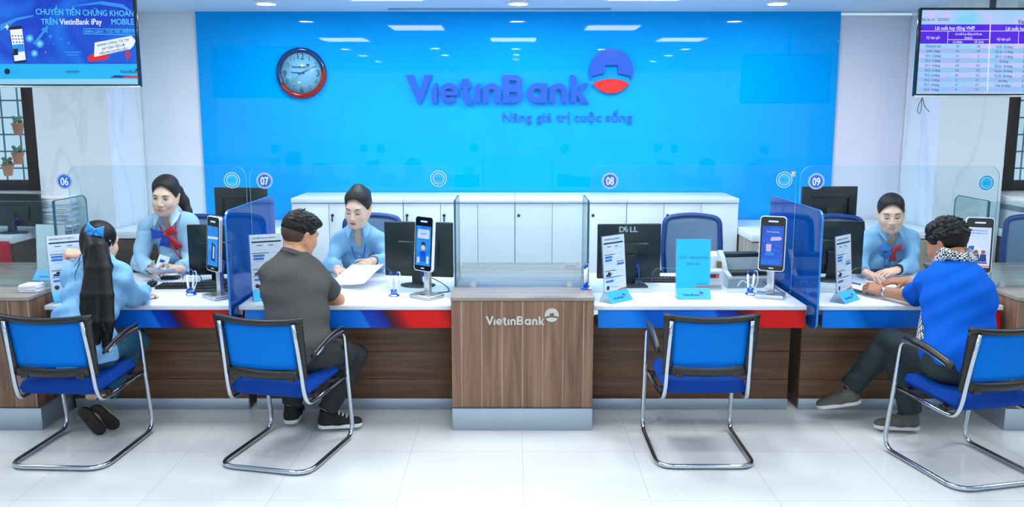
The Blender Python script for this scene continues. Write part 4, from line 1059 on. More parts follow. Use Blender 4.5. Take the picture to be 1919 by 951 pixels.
def leaflet_stand(label, loc, rz, art=True, notice=False, w=.195, h=.335):
    t = thing('leaflet_stand', label, 'leaflet stand', loc, rz)
    b = MB(); zb = .062
    # wedge shaped base with the bank's name on its sloping face
    prof = [(-.055, 0), (.045, 0), (.012, zb), (-.002, zb)]
    RYp = Matrix(((0, 0, 1, 0), (1, 0, 0, 0), (0, 1, 0, 0), (0, 0, 0, 1)))
    b.prism(prof, w, Matrix.Translation((-w / 2, 0, 0)) @ RYp); b.build('base', M_acryl, t)
    ang = math.atan2(.053, zb); FM = TR((0, -.0555, 0.0), (PI / 2 - ang, 0, 0))
    l = MB(); L = math.hypot(.053, zb); l.flat([(-w / 2, 0.002), (w / 2, 0.002), (w / 2, L), (-w / 2, L)], FM, 0, .0006)
    kk = w * .62 / 1.566; logo(l, FM @ Matrix.Translation((-w * .33, L * .3, .0012)) @ Matrix.Diagonal((kk, kk, 1, 1)), 0, 1, 2)
    l.build('name_label', [M_cyanT, M_navy, M_red], t)
    TP = TR((0, .002, zb - .006), (math.radians(-5), 0, 0)) @ UP
    m = MB(); m.prism(rrect(-w / 2 - .004, w / 2 + .004, 0, h + .005, .004, 2), .005, TP @ Matrix.Translation((0, 0, -.0025))); m.build('acrylic_sleeve', M_acryl, t)
    a = MB(); MA = TP @ Matrix.Translation((0, .003, .0030))
    if notice:
        a.flat([(-w / 2, 0), (w / 2, 0), (w / 2, h), (-w / 2, h)], MA, 0)
        M2 = MA @ Matrix.Translation((0, 0, .0005))
        a.text('QUẦY TẠM NGƯNG', .0215, M2 @ Matrix.Translation((0, h * .60, 0)), 1, 'C', .035, .84, space=1.05); a.text('DỊCH VỤ', .0215, M2 @ Matrix.Translation((0, h * .47, 0)), 1, 'C', .035, .84, space=1.05)
        k2 = .068 / 1.566; logo(a, M2 @ Matrix.Translation((w * .1, h * .075, 0)) @ Matrix.Diagonal((k2, k2, 1, 1)), 0, 1, 3)
        a.flat([(-.01, 0.002), (w / 2, 0.002), (w / 2, .014), (.03, .012)], M2, 2)
        a.build('notice', [mat('notice_cyan', '#14C4FC', 0.35, var=.02), M_ink, M_lf5, M_red], t)
    elif art:
        leaflet_art(a, MA, w, h); a.build('leaflet', [M_lf, M_ink, M_inkD, M_lf3, M_lf4, M_lf5], t)
    else:
        a.flat([(-w / 2, 0), (w / 2, 0), (w / 2, h), (-w / 2, h)], MA, 0); a.build('leaflet', [M_paper], t)
    return t
leaflet_stand('leaflet stand at the left end of desk 06 beside the woman with the ponytail', (-2.675, 5.13, ZD), math.radians(38))
leaflet_stand('leaflet stand on desk 07 partly behind the man in the grey shirt', (-1.48, 5.16, ZD), math.radians(24))
leaflet_stand('leaflet stand at the left end of desk 08 in front of the lettered monitor', (.615, 5.12, ZD), math.radians(42))
leaflet_stand('leaflet stand on desk 09 next to the blue divider', (1.99, 5.12, ZD), math.radians(44))
leaflet_stand('bright cyan closed notice stand in the middle of desk 08', (1.095, 5.20, ZD), math.radians(0), True, True, .205, .30)
ls = leaflet_stand('blank white leaflet stand on the left edge counter', (-2.93, 5.42, ZT), math.radians(-8), False, False, .20, .29)

# banknote counter on desk 08
bc = thing('banknote_counter', 'grey banknote counting machine on desk 08 beside the display stand', 'counting machine', (1.52, 5.66, ZD), math.radians(6))
M_bc = mat('machine_grey', '#C6CED6', 0.45, var=.03); M_bcd = mat('machine_mid_grey', '#8F989F', 0.45)
m = MB(); RYp = Matrix(((0, 0, 1, 0), (1, 0, 0, 0), (0, 1, 0, 0), (0, 0, 0, 1)))
m.prism([(-.16, 0), (.12, 0), (.13, .16), (.08, .19), (.02, .17), (-.02, .08), (-.15, .06)], .30, Matrix.Translation((-.15, 0, 0)) @ RYp); m.build('body', M_bcd, bc)
for s in (-.155, .125):
    m = MB(); m.prism([(-.15, 0), (.12, 0), (.13, .18), (.06, .215), (.0, .18), (-.06, .10), (-.15, .075)], .03, Matrix.Translation((s, 0, 0)) @ RYp); m.build('side_cheek', M_bc, bc)
m = MB(); m.box(-.12, .12, .02, .09, .17, .20, .006); m.build('hopper', M_black, bc)
m = MB(); m.box(-.125, .125, -.10, -.0, .075, .095, .004); m.build('note_tray', M_black, bc)
t = thing('bill_display', 'small grey customer display in front of the counting machine on desk 08', 'display', (1.28, 5.50, ZD), 0.05)
m = MB(); m.prism([(-.05, 0), (.05, 0), (.05, .11), (-.02, .13), (-.04, .115)], .115, Matrix.Translation((-.06, 0, 0)) @ RYp); m.build('body', M_bc, t)
m = MB(); m.box(-.042, .03, -.053, -.046, .075, .10, .002); m.build('window', mat('dark_amber', '#3A2018', .2), t)
m = MB(); m.lathe([(.0005, 0), (.011, 0), (.011, .003), (.0005, .003)], 14, 0, TR((.018, -.053, .087)) @ UP); m.build('red_mark', mat('mark_red', '#D8482C', .4), t)
m = MB(); m.box(-.045, .045, -.055, -.048, .012, .03, .003); m.build('slot', M_bcd, t)
m = MB(); m.prism([(-.03, 0), (.05, 0), (.06, .11), (.01, .13), (-.02, .10)], .085, Matrix.Translation((-.045, .06, .10)) @ RYp); m.build('printer_cover', M_trimw, t)
m = MB(); m.box(.03, .055, -.02, .02, .13, .175, .002); m.build('brown_tab', mat('tab_brown', '#8A5A3C', .6), t)
tag(MB().tube(fillet([(1.42, 5.40, .76), (1.45, 5.42, .80), (1.5, 5.44, .77), (1.55, 5.43, .735), (1.60, 5.44, .735), (1.66, 5.42, .80), (1.67, 5.5, .77), (1.62, 5.5, .735)], .05, 6), .0035, 7).build('white_cable', M_wsign), 'loose white cable looped behind the display stand on desk 08', 'cable')
tag(MB().tube(fillet([(1.60, 5.48, .78), (1.66, 5.38, .75), (1.69, 5.30, .735), (1.66, 5.26, .735)], .05, 6), .003, 7).build('black_cable', M_black), 'thin black cable at the right end of desk 08', 'cable')
tag(MB().tube(fillet([(-.60, 5.62, .80), (-.50, 5.60, .76), (-.42, 5.50, .734), (-.40, 5.36, .734), (-.48, 5.32, .734)], .05, 6), .003, 7).build('black_cable', M_black), 'thin black cable on desk 07 beside the central counter', 'cable')
tag(MB().tube(fillet([(-2.24, 5.78, .735), (-2.20, 5.70, .80), (-2.05, 5.62, .79), (-2.02, 5.5, .735)], .06, 6), .003, 7).build('black_cable', M_black), 'black cable arching over the keyboard on desk 06', 'cable')

# papers and odds and ends
def sheet_obj(name, label, cat, c, w, h, rz, curl=.0, mt=None, tilt=(0, 0), ext=None):
    m = MB(); Rm = Euler((tilt[0], tilt[1], rz)).to_matrix()
    P = [[Vector(c) + Rm @ Vector(((u - .5) * w, (v - .5) * h, curl * ((2 * u - 1) ** 2) + .3 * curl * math.sin(5 * v))) for v in np.linspace(0, 1, 9)] for u in np.linspace(0, 1, 9)]
    m.sheet(P, 0, None, True, .0012)
    return tag(m.build(name, mt or M_paper), label, cat)

# ================================================================== people
V = lambda *a: Vector(a if len(a) > 1 else a[0])
class SDF:
    """smooth union of tapered limbs and ellipsoids, turned into one continuous surface"""
    def __init__(s): s.ops = []
    def cone(s, a, b, ra, rb=None, k=.02, op='u', flat=None, cap=0):
        rb = ra if rb is None else rb
        a = np.array(a[:], float); b = np.array(b[:], float)
        fl = None if flat is None else (np.array(Vector(flat[0]).normalized()[:]), flat[1])
        r = max(ra, rb)
        def f(X, Y, Z):
            ba = b - a; L2 = max(1e-9, ba @ ba)
            px, py, pz = X - a[0], Y - a[1], Z - a[2]
            t = (px * ba[0] + py * ba[1] + pz * ba[2]) / L2
            tc = np.clip(t, 0, 1)
            qx, qy, qz = px - tc * ba[0], py - tc * ba[1], pz - tc * ba[2]
            if fl is not None:
                dn = (qx * fl[0][0] + qy * fl[0][1] + qz * fl[0][2]) * (fl[1] - 1)
                qx, qy, qz = qx + dn * fl[0][0], qy + dn * fl[0][1], qz + dn * fl[0][2]
            d = np.sqrt(qx * qx + qy * qy + qz * qz) - (ra + (rb - ra) * tc)
            if cap:
                L = math.sqrt(L2)
                if cap in (2, 3): d = np.maximum(d, (t - 1) * L)
                if cap in (1, 3): d = np.maximum(d, -t * L)
            return d
        s.ops.append((op, f, np.minimum(a, b) - r, np.maximum(a, b) + r, k)); return s
    def ell(s, c, r, R=None, k=.02, op='u'):
        c = np.array(c[:], float); r = np.array(r, float)
        Rm = np.eye(3) if R is None else np.array(R)
        def f(X, Y, Z):
            x, y, z = X - c[0], Y - c[1], Z - c[2]
            u = [(Rm[0][i] * x + Rm[1][i] * y + Rm[2][i] * z) for i in range(3)]
            k0 = np.sqrt((u[0] / r[0]) ** 2 + (u[1] / r[1]) ** 2 + (u[2] / r[2]) ** 2)
            k1 = np.sqrt((u[0] / r[0] ** 2) ** 2 + (u[1] / r[1] ** 2) ** 2 + (u[2] / r[2] ** 2) ** 2)
            return k0 * (k0 - 1) / np.maximum(k1, 1e-6)
        e = np.sqrt((Rm ** 2) @ (r ** 2)); s.ops.append((op, f, c - e, c + e, k)); return s
    def plane(s, p, n, k=.004, within=None):
        """cut away what lies on the side n points to"""
        p = np.array(p[:], float); n = np.array(Vector(n).normalized()[:])
        def f(X, Y, Z):
            d = -((X - p[0]) * n[0] + (Y - p[1]) * n[1] + (Z - p[2]) * n[2])
            if within is not None:
                c, r = within
                d = np.maximum(d, np.sqrt((X - c[0]) ** 2 + (Y - c[1]) ** 2 + (Z - c[2]) ** 2) - r)
            return d
        s.ops.append(('s', f, None, None, k)); return s
    @staticmethod
    def mix(a, d, k, op):
        if op == 'u':
            h = np.maximum(k - np.abs(a - d), 0) / k; return np.minimum(a, d) - h * h * k * .25
        h = np.maximum(k - np.abs(a + d), 0) / k; return np.maximum(a, -d) + h * h * k * .25
    def val(s, P):
        P = np.atleast_2d(np.array(P, float)); F = np.full(len(P), 9.0)
        for op, f, lo, hi, k in s.ops: F = SDF.mix(F, f(P[:, 0], P[:, 1], P[:, 2]), k, op)
        return F
    def mesh(s, h=.004, folds=None, relax=1):
        los = [o[2] for o in s.ops if o[0] == 'u']; his = [o[3] for o in s.ops if o[0] == 'u']
        lo = np.min(los, 0) - 5 * h - .01; hi = np.max(his, 0) + 5 * h + .01
        n = np.ceil((hi - lo) / h).astype(int) + 1
        ax = [(lo[i] + np.arange(n[i]) * h) for i in range(3)]
        F = np.full(n, 1.0, np.float32)
        for op, f, a, b, k in s.ops:
            if a is None: i0, i1 = np.zeros(3, int), n
            else:
                m = k + 4 * h + .012
                i0 = np.clip(np.floor((a - m - lo) / h).astype(int), 0, n); i1 = np.clip(np.ceil((b + m - lo) / h).astype(int) + 1, 0, n)
                if (i1 <= i0).any(): continue
            X = ax[0][i0[0]:i1[0]][:, None, None]; Y = ax[1][i0[1]:i1[1]][None, :, None]; Z = ax[2][i0[2]:i1[2]][None, None, :]
            sl = (slice(i0[0], i1[0]), slice(i0[1], i1[1]), slice(i0[2], i1[2]))
            F[sl] = SDF.mix(F[sl], f(X, Y, Z), k, op)
        if folds:
            X = ax[0][:, None, None]; Y = ax[1][None, :, None]; Z = ax[2][None, None, :]
            for am, kx, ky, kz, ph in folds:
                F += am * np.sin(kx * X + ky * Y + kz * Z + ph + 1.3 * np.sin(9 * X + 7 * Z + ph) + 1.1 * np.sin(8 * Y - 6 * Z)).astype(np.float32)
        S = F < 0
        c8 = sum(S[i:n[0] - 1 + i, j:n[1] - 1 + j, l:n[2] - 1 + l].astype(np.uint8) for i in (0, 1) for j in (0, 1) for l in (0, 1))
        act = (c8 > 0) & (c8 < 8); idx = np.argwhere(act); N = len(idx)
        co = [(i, j, l) for i in (0, 1) for j in (0, 1) for l in (0, 1)]
        vals = np.stack([F[idx[:, 0] + i, idx[:, 1] + j, idx[:, 2] + l] for i, j, l in co], 1)
        acc = np.zeros((N, 3)); cn = np.zeros(N)
        for p in range(8):
            for q in range(p + 1, 8):
                dc = np.array(co[q]) - np.array(co[p])
                if np.abs(dc).sum() != 1: continue
                fa, fb = vals[:, p], vals[:, q]; m = (fa < 0) != (fb < 0)
                t = np.where(m, fa / np.where(m, fa - fb, 1), 0)
                acc += m[:, None] * (np.array(co[p])[None] + t[:, None] * dc[None]); cn += m
        vs = lo + h * (idx + acc / cn[:, None])
        ids = np.full(act.shape, -1, np.int32); ids[act] = np.arange(N)
        fs = []
        for a in range(3):
            b, c = (a + 1) % 3, (a + 2) % 3
            sa = [slice(1, -1)] * 3; sa[a] = slice(0, -1); sb = [slice(1, -1)] * 3; sb[a] = slice(1, None)
            s0, s1 = S[tuple(sa)], S[tuple(sb)]
            e = np.argwhere(s0 != s1)
            if not len(e): continue
            inside = s0[tuple(e.T)]
            off = np.ones(3, int); off[a] = 0; g = e + off
            eb = np.zeros(3, int); eb[b] = 1; ec = np.zeros(3, int); ec[c] = 1
            quad = np.stack([ids[tuple((g - eb - ec).T)], ids[tuple((g - ec).T)], ids[tuple(g.T)], ids[tuple((g - eb).T)]], 1)
            quad[~inside] = quad[~inside][:, ::-1]
            fs.append(quad)
        fs = np.concatenate(fs); fs = fs[(fs >= 0).all(1)]
        for _ in range(relax):
            sm = np.zeros_like(vs); ct = np.zeros(N)
            for i in range(4):
                np.add.at(sm, fs[:, i], vs[fs[:, (i + 1) % 4]]); np.add.at(sm, fs[:, i], vs[fs[:, (i + 3) % 4]]); np.add.at(ct, fs[:, i], 2)
            vs = vs * .5 + .5 * sm / np.maximum(ct, 1)[:, None]
        return vs, fs

def np_obj(name, vs, fs, m, parent, mats=None, idx=None):
    o_ = Vector(parent.location) if parent is not None and parent.parent is None else Vector()
    me = bpy.data.meshes.new(name)
    me.from_pydata((vs - np.array(o_[:])).tolist(), [], fs.tolist())
    for q in (mats or [m]): me.materials.append(q)
    me.polygons.foreach_set('use_smooth', [True] * len(me.polygons))
    if idx is not None: me.polygons.foreach_set('material_index', idx.astype(np.int32))
    me.update()
    o = bpy.data.objects.new(name, me); COL.objects.link(o); o.parent = parent
    return o

def frame(P, N, sl, sr):
    u = (N - P).normalized(); r = (sr - sl); r = (r - u * r.dot(u)).normalized(); f = u.cross(r)
    return r, f, u
def cols(r, f, u): return [[r[i], f[i], u[i]] for i in range(3)]

def hand_to(s, wr, d, n, thumb, curl=(.25, .35, .25), spread=.08, sc=1.0, tcurl=.3, tout=.75):
    """palm, four separate fingers and a thumb"""
    d = d.normalized(); n = (n - d * n.dot(d)).normalized(); side = d.cross(n) * thumb
    P = lambda a, b, c: wr + (d * a + side * b + n * c) * sc
    us = (.028, .0095, -.009, -.026); ls = (.086, .090, .086, .078)
    for u, l in zip(us, ls): s.cone(P(.002, u * .55, 0), P(l, u, 0), .0125 * sc, .0098 * sc, .010)
    s.cone(P(-.03, 0, 0), P(.03, 0, 0), .024 * sc, .021 * sc, .016, 'u', (n, 1.35))
    s.cone(P(.02, .022, -.006), P(.05, .026, -.008), .015 * sc, .012 * sc, .012); s.cone(P(.02, -.022, -.005), P(.06, -.026, -.004), .012 * sc, .010 * sc, .012)
    fl = ((.040, .024, .020), (.044, .028, .021), (.041, .026, .020), (.032, .019, .018)); fr = (.0088, .0090, .0086, .0076)
    for i in range(4):
        p = P(ls[i], us[i], 0); ang = 0; dd = (d + side * spread * (1.5 - i) * .9).normalized()
        for j in range(3):
            ang += curl[j] * (1 + .06 * i)
            v = dd * math.cos(ang) - n * math.sin(ang)
            q = p + v * fl[i][j] * sc
            s.cone(p, q, (fr[i] - .0006 * j) * sc, (fr[i] - .0006 * (j + 1)) * sc, .003); p = q
    p = P(.018, .020, -.008); ang = 0
    base = (d * .70 + side * tout - n * .25).normalized()
    for j, l in enumerate((.044, .032, .025)):
        v = (base * math.cos(ang) + (d * .8 - side * .35 - n * .3).normalized() * math.sin(ang)).normalized()
        q = p + v * l * sc; s.cone(p, q, (.0125, .0102, .0092)[j] * sc, (.0102, .0092, .0076)[j] * sc, .005 if j else .012); p = q; ang += tcurl

class Head:
    def __init__(h, c, yaw, pitch, roll=0.0, sc=1.05, male=False):
        h.c = Vector(c); h.sc = sc; h.male = male
        h.R = Matrix.Rotation(math.radians(yaw), 3, 'Z') @ Matrix.Rotation(math.radians(-pitch), 3, 'X') @ Matrix.Rotation(math.radians(roll), 3, 'Y')
    def w(h, x, y=None, z=None):
        p = Vector(x) if y is None else Vector((x, y, z)); return h.c + h.R @ (p * h.sc)
    def ell(h, s, c, r, k=.02, op='u', rot=None):
        R_ = h.R if rot is None else h.R @ Euler(rot).to_matrix()
        s.ell(h.w(c), [q * h.sc for q in r], [list(q) for q in R_], k * h.sc, op)
    def cone(h, s, a, b, ra, rb, k=.012, op='u', flat=None): s.cone(h.w(a), h.w(b), ra * h.sc, rb * h.sc, k * h.sc, op, None if flat is None else (h.R @ Vector(flat[0]), flat[1]))
    def build(h, s):
        m = h.male; jw = 1.10 if m else .86
        h.ell(s, (0, -.015, .030), (.073, .093, .086)); h.ell(s, (0, .030, -.026), (.061 if m else .0575, .060, .086), .03)
        h.ell(s, (0, .038, -.070), (.044 * jw, .046, .040), .03); h.ell(s, (0, .076, -.099 if m else -.094), (.017 * jw, .016, .015), .025)
        for q in (-1, 1):
            h.ell(s, (q * .036, .058, -.030), (.026, .028, .028), .028)
            h.cone(s, (q * .058, -.005, -.035), (q * .038 * jw, .05, -.088), .018, .014, .03)
        h.cone(s, (-.034, .080, .024), (.034, .080, .024), .013, .013, .022)
        for q in (-1, 1): h.ell(s, (q * .031, .101, .004), (.019, .016, .012), .012, 's')
        h.cone(s, (0, .085, .012), (0, .111, -.031), .0085, .0105, .014)
        for q in (-1, 1): h.ell(s, (q * .0115, .101, -.036), (.0085, .0105, .0085), .008)
        h.ell(s, (0, .086, -.063), (.026, .014, .018), .014)
        for q in (-1, 1): h.ell(s, (q * .0305, .0765, .003), (.0145, .0135, .0125), .004)
        h.ell(s, (0, .0965, -.0595), (.017, .007, .0045), .006); h.ell(s, (0, .0955, -.0690), (.015, .007, .0052), .006)
        for q in (-1, 1):
            h.ell(s, (q * .076, -.012, -.004), (.008, .019, .031), .008, 'u', (0.15, q * .25, q * -.35))
            h.ell(s, (q * .085, -.006, .000), (.006, .010, .018), .006, 's', (0.15, q * .25, q * -.35))
            h.ell(s, (q * .074, .000, -.028), (.007, .009, .010), .006)
        h.s = s
    def surf(h, x, z, lift=.0008, y0=.14):
        """point on the face under (x, z) in head space"""
        lo, hi = .02, y0
        ys = np.linspace(y0, .02, 121); P = np.array([h.w(x, y, z)[:] for y in ys])
        val = h.s.val(P); k = np.argmax(val < 0)
        a, b = ys[max(k - 1, 0)], ys[k]; fa, fb = val[max(k - 1, 0)], val[k]
        y = a + (b - a) * (fa / (fa - fb) if fa != fb else 0)
        return h.w(x, y + lift, z)
    def patch(h, name, parent, pts2, m, lift=.0008, n=6):
        """pts2: list of (x, ztop, zbottom) columns laid on the face"""
        o = Vector(parent.parent.location) if parent.parent else Vector(parent.location)
        b = MB(); b.sheet([[h.surf(x, zt + (zb - zt) * j / n, lift) - o for j in range(n + 1)] for x, zt, zb in pts2], 0, None, True, .0006)
        return b.build(name, m, parent)
    def face(h, body, look='down', lips=None, smile=.0, brow=None, teeth=False):
        lipm = lips or M_lipn
        for q in (-1, 1):
            C = [(q * (.0305 + .0145 * t), t) for t in np.linspace(-1, 1, 9)]
            if look == 'down':
                h.patch('eyelash', body, [(x, -.0024 - .0030 * (1 - t * t), -.0052 - .0058 * (1 - t * t)) for x, t in C], M_lash, .0010, 2)
                h.patch('eyelid_crease', body, [(x, .0068 + .0028 * (1 - t * t), .0060 + .0026 * (1 - t * t)) for x, t in C], M_crease, .0006, 1)
            else:
                h.patch('eye', body, [(x, .0004 + .0050 * (1 - t * t) + .0005 * t, -.0004 - .0044 * (1 - t * t)) for x, t in C], M_eyew, .0007, 4)
                cx = q * .0305 - .0015; h.patch('iris', body, [(cx + .0050 * t, -.0002 + .0050 * math.sqrt(max(0, 1 - t * t)), -.0002 - .0046 * math.sqrt(max(0, 1 - t * t))) for t in np.linspace(-1, 1, 7)], M_lash, .0014, 3)
                h.patch('eyelash', body, [(x, .0036 + .0054 * (1 - t * t), .0006 + .0042 * (1 - t * t)) for x, t in C], M_lash, .0014, 2)
            br = [(q * (.016 + .033 * t), .0230 + .0085 * math.sin(2.3 * t) - .004 * t, .0224 - .0042 * (1 - t) ** .5 * 1.0 + .0085 * math.sin(2.3 * t) - .004 * t - .0008) for t in np.linspace(0, 1, 9)]
            h.patch('eyebrow', body, br, brow or M_brow, .0008, 2)
        T = np.linspace(-1, 1, 13)
        zc = lambda t: -.0640 + smile * (t * t - .35)
        W = .0225 + .15 * smile
        h.patch('lips', body, [(W * t, zc(t) + .0074 * (1 - abs(t) ** 1.7) - .0016 * math.exp(-(t / .15) ** 2), zc(t) + .0003) for t in T], lipm, .0010, 3)
        if teeth: h.patch('teeth', body, [(W * .75 * t, zc(t) - .0002, zc(t) - .0042 * (1 - t * t)) for t in T], M_eyew, .0012, 2)
        g = .0042 if teeth else .0006
        h.patch('lips', body, [(W * t, zc(t) - g * (1 - t * t), zc(t) - (.0086 + g * .6) * (1 - abs(t) ** 2)) for t in T], lipm, .0010, 3)

M_lash = mat('dark_lash', '#171010', .5); M_crease = mat('lid_crease', '#A87F72', .6); M_eyew = mat('eye_white', '#E8ECF0', .25, var=.01); M_brow = mat('dark_brow', '#2A1C18', .7)
M_lipr = mat('red_lip', '#C8202C', .35, var=.04); M_lipn = mat('rose_lip', '#B8646A', .4, var=.04)
M_skinF = mat('fair_skin', '#E6BCA6', .5, var=.02, scale=60, spec=.35); M_skinM = mat('tan_skin', '#C58F70', .5, var=.03, scale=60, spec=.35); M_skinD = mat('brown_skin', '#B58064', .5, var=.03, scale=60, spec=.35)
M_hair = mat('black_hair', '#0E0A08', .5, var=.5, scale=160, bump=.5, stretch=(1, 1, .06), spec=.3); M_hairB = mat('dark_brown_hair', '#1A110E', .5, var=.45, scale=160, bump=.5, stretch=(1, 1, .06), spec=.3)
def tufts(s, hd, n, ln, seed, zmin=.03, fwd=.5):
    rr = random.Random(seed)
    for _ in range(n):
        a = rr.uniform(0, 2 * PI); z = rr.uniform(-.1, 1); q = math.sqrt(max(0, 1 - z * z))
        n_ = Vector((q * math.cos(a), q * math.sin(a), z)); p = Vector((0, -.016, .040)) + Vector((n_.x * .078, n_.y * .096, n_.z * .088))
        if p.z < zmin and p.y > -.04 or p.y > .06 and p.z < .085: continue
        d = (n_ * .28 + Vector((rr.uniform(-.4, .4), fwd + rr.uniform(-.3, .3), rr.uniform(-.2, .3)))).normalized()
        hd.cone(s, p, p + d * ln * rr.uniform(.7, 1.3), .0075, .0028, .008)

def torso(s, J, w=1.0, inf=0.0, female=False):
    """pelvis to shoulders; inf swells it for clothing"""
    P, N, sl, sr = J['pelvis'], J['neck'], J['shl'], J['shr']
    r, f, u = frame(P, N, sl, sr); R = cols(r, f, u); L = (N - P).length
    at_ = lambda t, fo=0: P + u * L * t + f * fo
    hp, wa, ch = (.165, .118, .138) if female else (.160, .140, .160)
    s.ell(at_(0.02, -.01), (hp * w + inf, .115 + inf, .12 + inf), R, .05)
    s.cone(at_(.1), at_(.55), (wa + .015) * w + inf, (wa + .012) * w + inf, .06, 'u', (f, 1.42))
    s.ell(at_(.66, .0), (ch * w + inf, .102 + inf, .20 + inf), R, .06)
    s.cone(sl * .82 + at_(.86) * .18, sr * .82 + at_(.86) * .18, .056 * w + inf, None, .05)
    for q in (sl, sr):
        s.cone(N + u * .02, q * .85 + N * .15, .046 + inf * .8, .048 + inf, .04)
    if female:
        for q in (-1, 1): s.ell(at_(.60, .085) + r * q * .062, (.055 + inf, .045 + inf, .055 + inf), R, .045)
    return r, f, u

def arms(s, J, inf=0.0, w=1.0, to=1.0, sides='lr', cap=0):
    for q in sides:
        a, e, wr = J['sh' + q], J['el' + q], J['wr' + q]
        s.cone(a, e, .047 * w + inf, .039 * w + inf, .03, 'u', None, 0)
        if to > 0: s.cone(e, e + (wr - e) * to, .040 * w + inf, (.040 - .013 * to) * w + inf, .02, 'u', None, cap)
def legs(s, J, inf=0.0, w=1.0, to=1.0, flare=0.0):
    for q in 'lr':
        if 'hip' + q not in J: continue
        a, k_, n_ = J['hip' + q], J['kn' + q], J['an' + q]
        s.cone(a, k_, .080 * w + inf, .056 * w + inf, .04); s.cone(k_, k_ + (n_ - k_) * .35, .056 * w + inf, .054 * w + inf, .03)
        s.cone(k_ + (n_ - k_) * .3, k_ + (n_ - k_) * to, .054 * w + inf, .036 * w + inf + flare, .03, 'u', None, 2)

def person(name, label, J, head, skin, w=1.0, female=False, hands=True, h=.004, feet=False):
    base = Vector((J['pelvis'].x, J['pelvis'].y, 0))
    t = thing(name, label, 'person', base)
    s = SDF()
    hs = SDF(); head.build(hs); s.ops += hs.ops
    N = J['neck']
    s.cone(N - Vector((0, 0, .04)), head.w(0, -.022, -.06), (.052 if not female else .046) * w, (.053 if not female else .046) * head.sc, .025)
    torso(s, J, w, -.006, female); arms(s, J, 0, w * (.92 if female else 1.0)); legs(s, J, -.004, w)
    for q, th in (('l', 1), ('r', -1)):
        if 'hand' + q in J:
            d, n, kw = J['hand' + q]; hand_to(s, J['wr' + q], Vector(d), Vector(n), th, **kw)
        if feet and 'toe' + q in J:
            s.cone(J['an' + q], J['toe' + q], .032, .022, .02)
    vs, fs = s.mesh(h)
    body = np_obj('body', vs, fs, skin, t)
    return t, body
def cloth(name, s, m, parent, h=.005, folds=None, relax=1):
    vs, fs = s.mesh(h, folds, relax); return np_obj(name, vs, fs, m, parent)
def shoe(parent, an, toe, m, msole, up=None, sole=.022, lw=1.0, sock=None, lace=None, low=False):
    """closed shoe from ankle to toe with a separate sole; up is the way the instep faces"""
    d = (toe - an); upv = Vector(up or (0, 0, 1)); d2 = (d - upv * d.dot(upv)).normalized(); sd = d2.cross(upv)
    R = [[sd[i], d2[i], upv[i]] for i in range(3)]
    L = .265 * lw; heel = an - d2 * .055 * lw - upv * (.085 * lw if not low else .055)
    s = SDF(); hh = .030 if not low else .018
    s.cone(heel + d2 * .05 + upv * hh, heel + d2 * .12 * lw + upv * hh, .040 * lw, .043 * lw, .03, 'u', (upv, 1.0)); s.cone(heel + d2 * .12 * lw + upv * hh, heel + d2 * (L - .045) + upv * .014, .043 * lw, .040 * lw, .03, 'u', (upv, 1.35))
    if not low: s.cone(heel + d2 * .052 + upv * .035, heel + d2 * .055 + upv * .095, .040 * lw, .041 * lw, .03, 'u', None, 2); s.cone(heel + d2 * .055 + upv * .05, heel + d2 * .06 + upv * .13, .03, .03, .004, 's')
    s.plane(heel + upv * .004, -upv)
    vs, fs = s.mesh(.004); o = np_obj('shoe', vs, fs, m, parent)
    q = SDF(); q.cone(heel + d2 * .045, heel + d2 * (L - .05), .045 * lw, .046 * lw, .02); q.plane(heel + upv * (sole - .008), upv, .003); q.plane(heel - upv * .010, -upv, .003)
    vs, fs = q.mesh(.004)
    so = np_obj('sole', vs - np.array(Vector(parent.location)[:]), fs, msole, o)
    if lace:
        for k_ in range(4):
            c = heel + d2 * (.105 + .022 * k_) * lw + upv * (.082 - .010 * k_) - Vector(parent.location)
            MB().tube([c - sd * .024, c + upv * .007, c + sd * .024], .0042, 6).build('shoelace', lace, o)
    return o

# ------------------------------------------------------------------ man in the grey T-shirt, desk 07
M_tee = mat('grey_tshirt', '#505150', .9, spec=.15, var=.10, scale=90, bump=.15); M_jeanK = mat('black_jeans', '#25272A', .8, var=.2, scale=40, bump=.2)
M_canvas = mat('black_canvas', '#17181A', .8, var=.15); M_rub = mat('white_rubber', '#E2E6E8', .5); M_lace = mat('white_lace', '#E8ECEE', .7)
def fold_set(seed, amp=.0022):
    rr = random.Random(seed); return [(amp * rr.uniform(.6, 1.2), rr.uniform(-40, 40), rr.uniform(-40, 40), rr.uniform(25, 60) * rr.choice((-1, 1)), rr.uniform(0, 6)) for _ in range(3)]
J = dict(pelvis=V(-1.16, 4.60, .56), neck=at(548, 483, Y=4.84), shl=at(508, 512, Y=4.78), shr=at(602, 526, Y=4.88),
         ell=V(-1.42, 5.02, .785), wrl=V(-1.22, 5.13, .775), elr=at(632, 563, Y=5.02), wrr=V(-1.155, 5.06, .765),
         hipl=V(-1.26, 4.63, .545), hipr=V(-1.06, 4.64, .545), knl=V(-1.28, 5.02, .49), anl=at(546, 768, Y=4.97), knr=at(664, 668, Y=4.99), anr=at(612, 778, Y=4.88),
         handl=((.85, .15, -.15), (-.1, .3, 1), dict(curl=(.5, .6, .5))), handr=((-.75, .25, -.12), (.1, -.55, .8), dict(curl=(.45, .6, .5))))
J['anl'].z = .115; J['anr'].z = .115
hd = Head(at(562, 441, Y=4.93), -38, 16, 4, 1.06, True)
m1, body = person('person', 'man in a grey T-shirt and black jeans sitting at desk 07 seen from behind', J, hd, M_skinM, 1.0)
hd.face(body, 'down')
s = SDF(); torso(s, J, 1.02, .014)
for q in 'lr':
    e = J['el' + q]; a = J['sh' + q]; s.cone(a, a + (e - a) * .60, .066, .062, .03, 'u', None, 2)
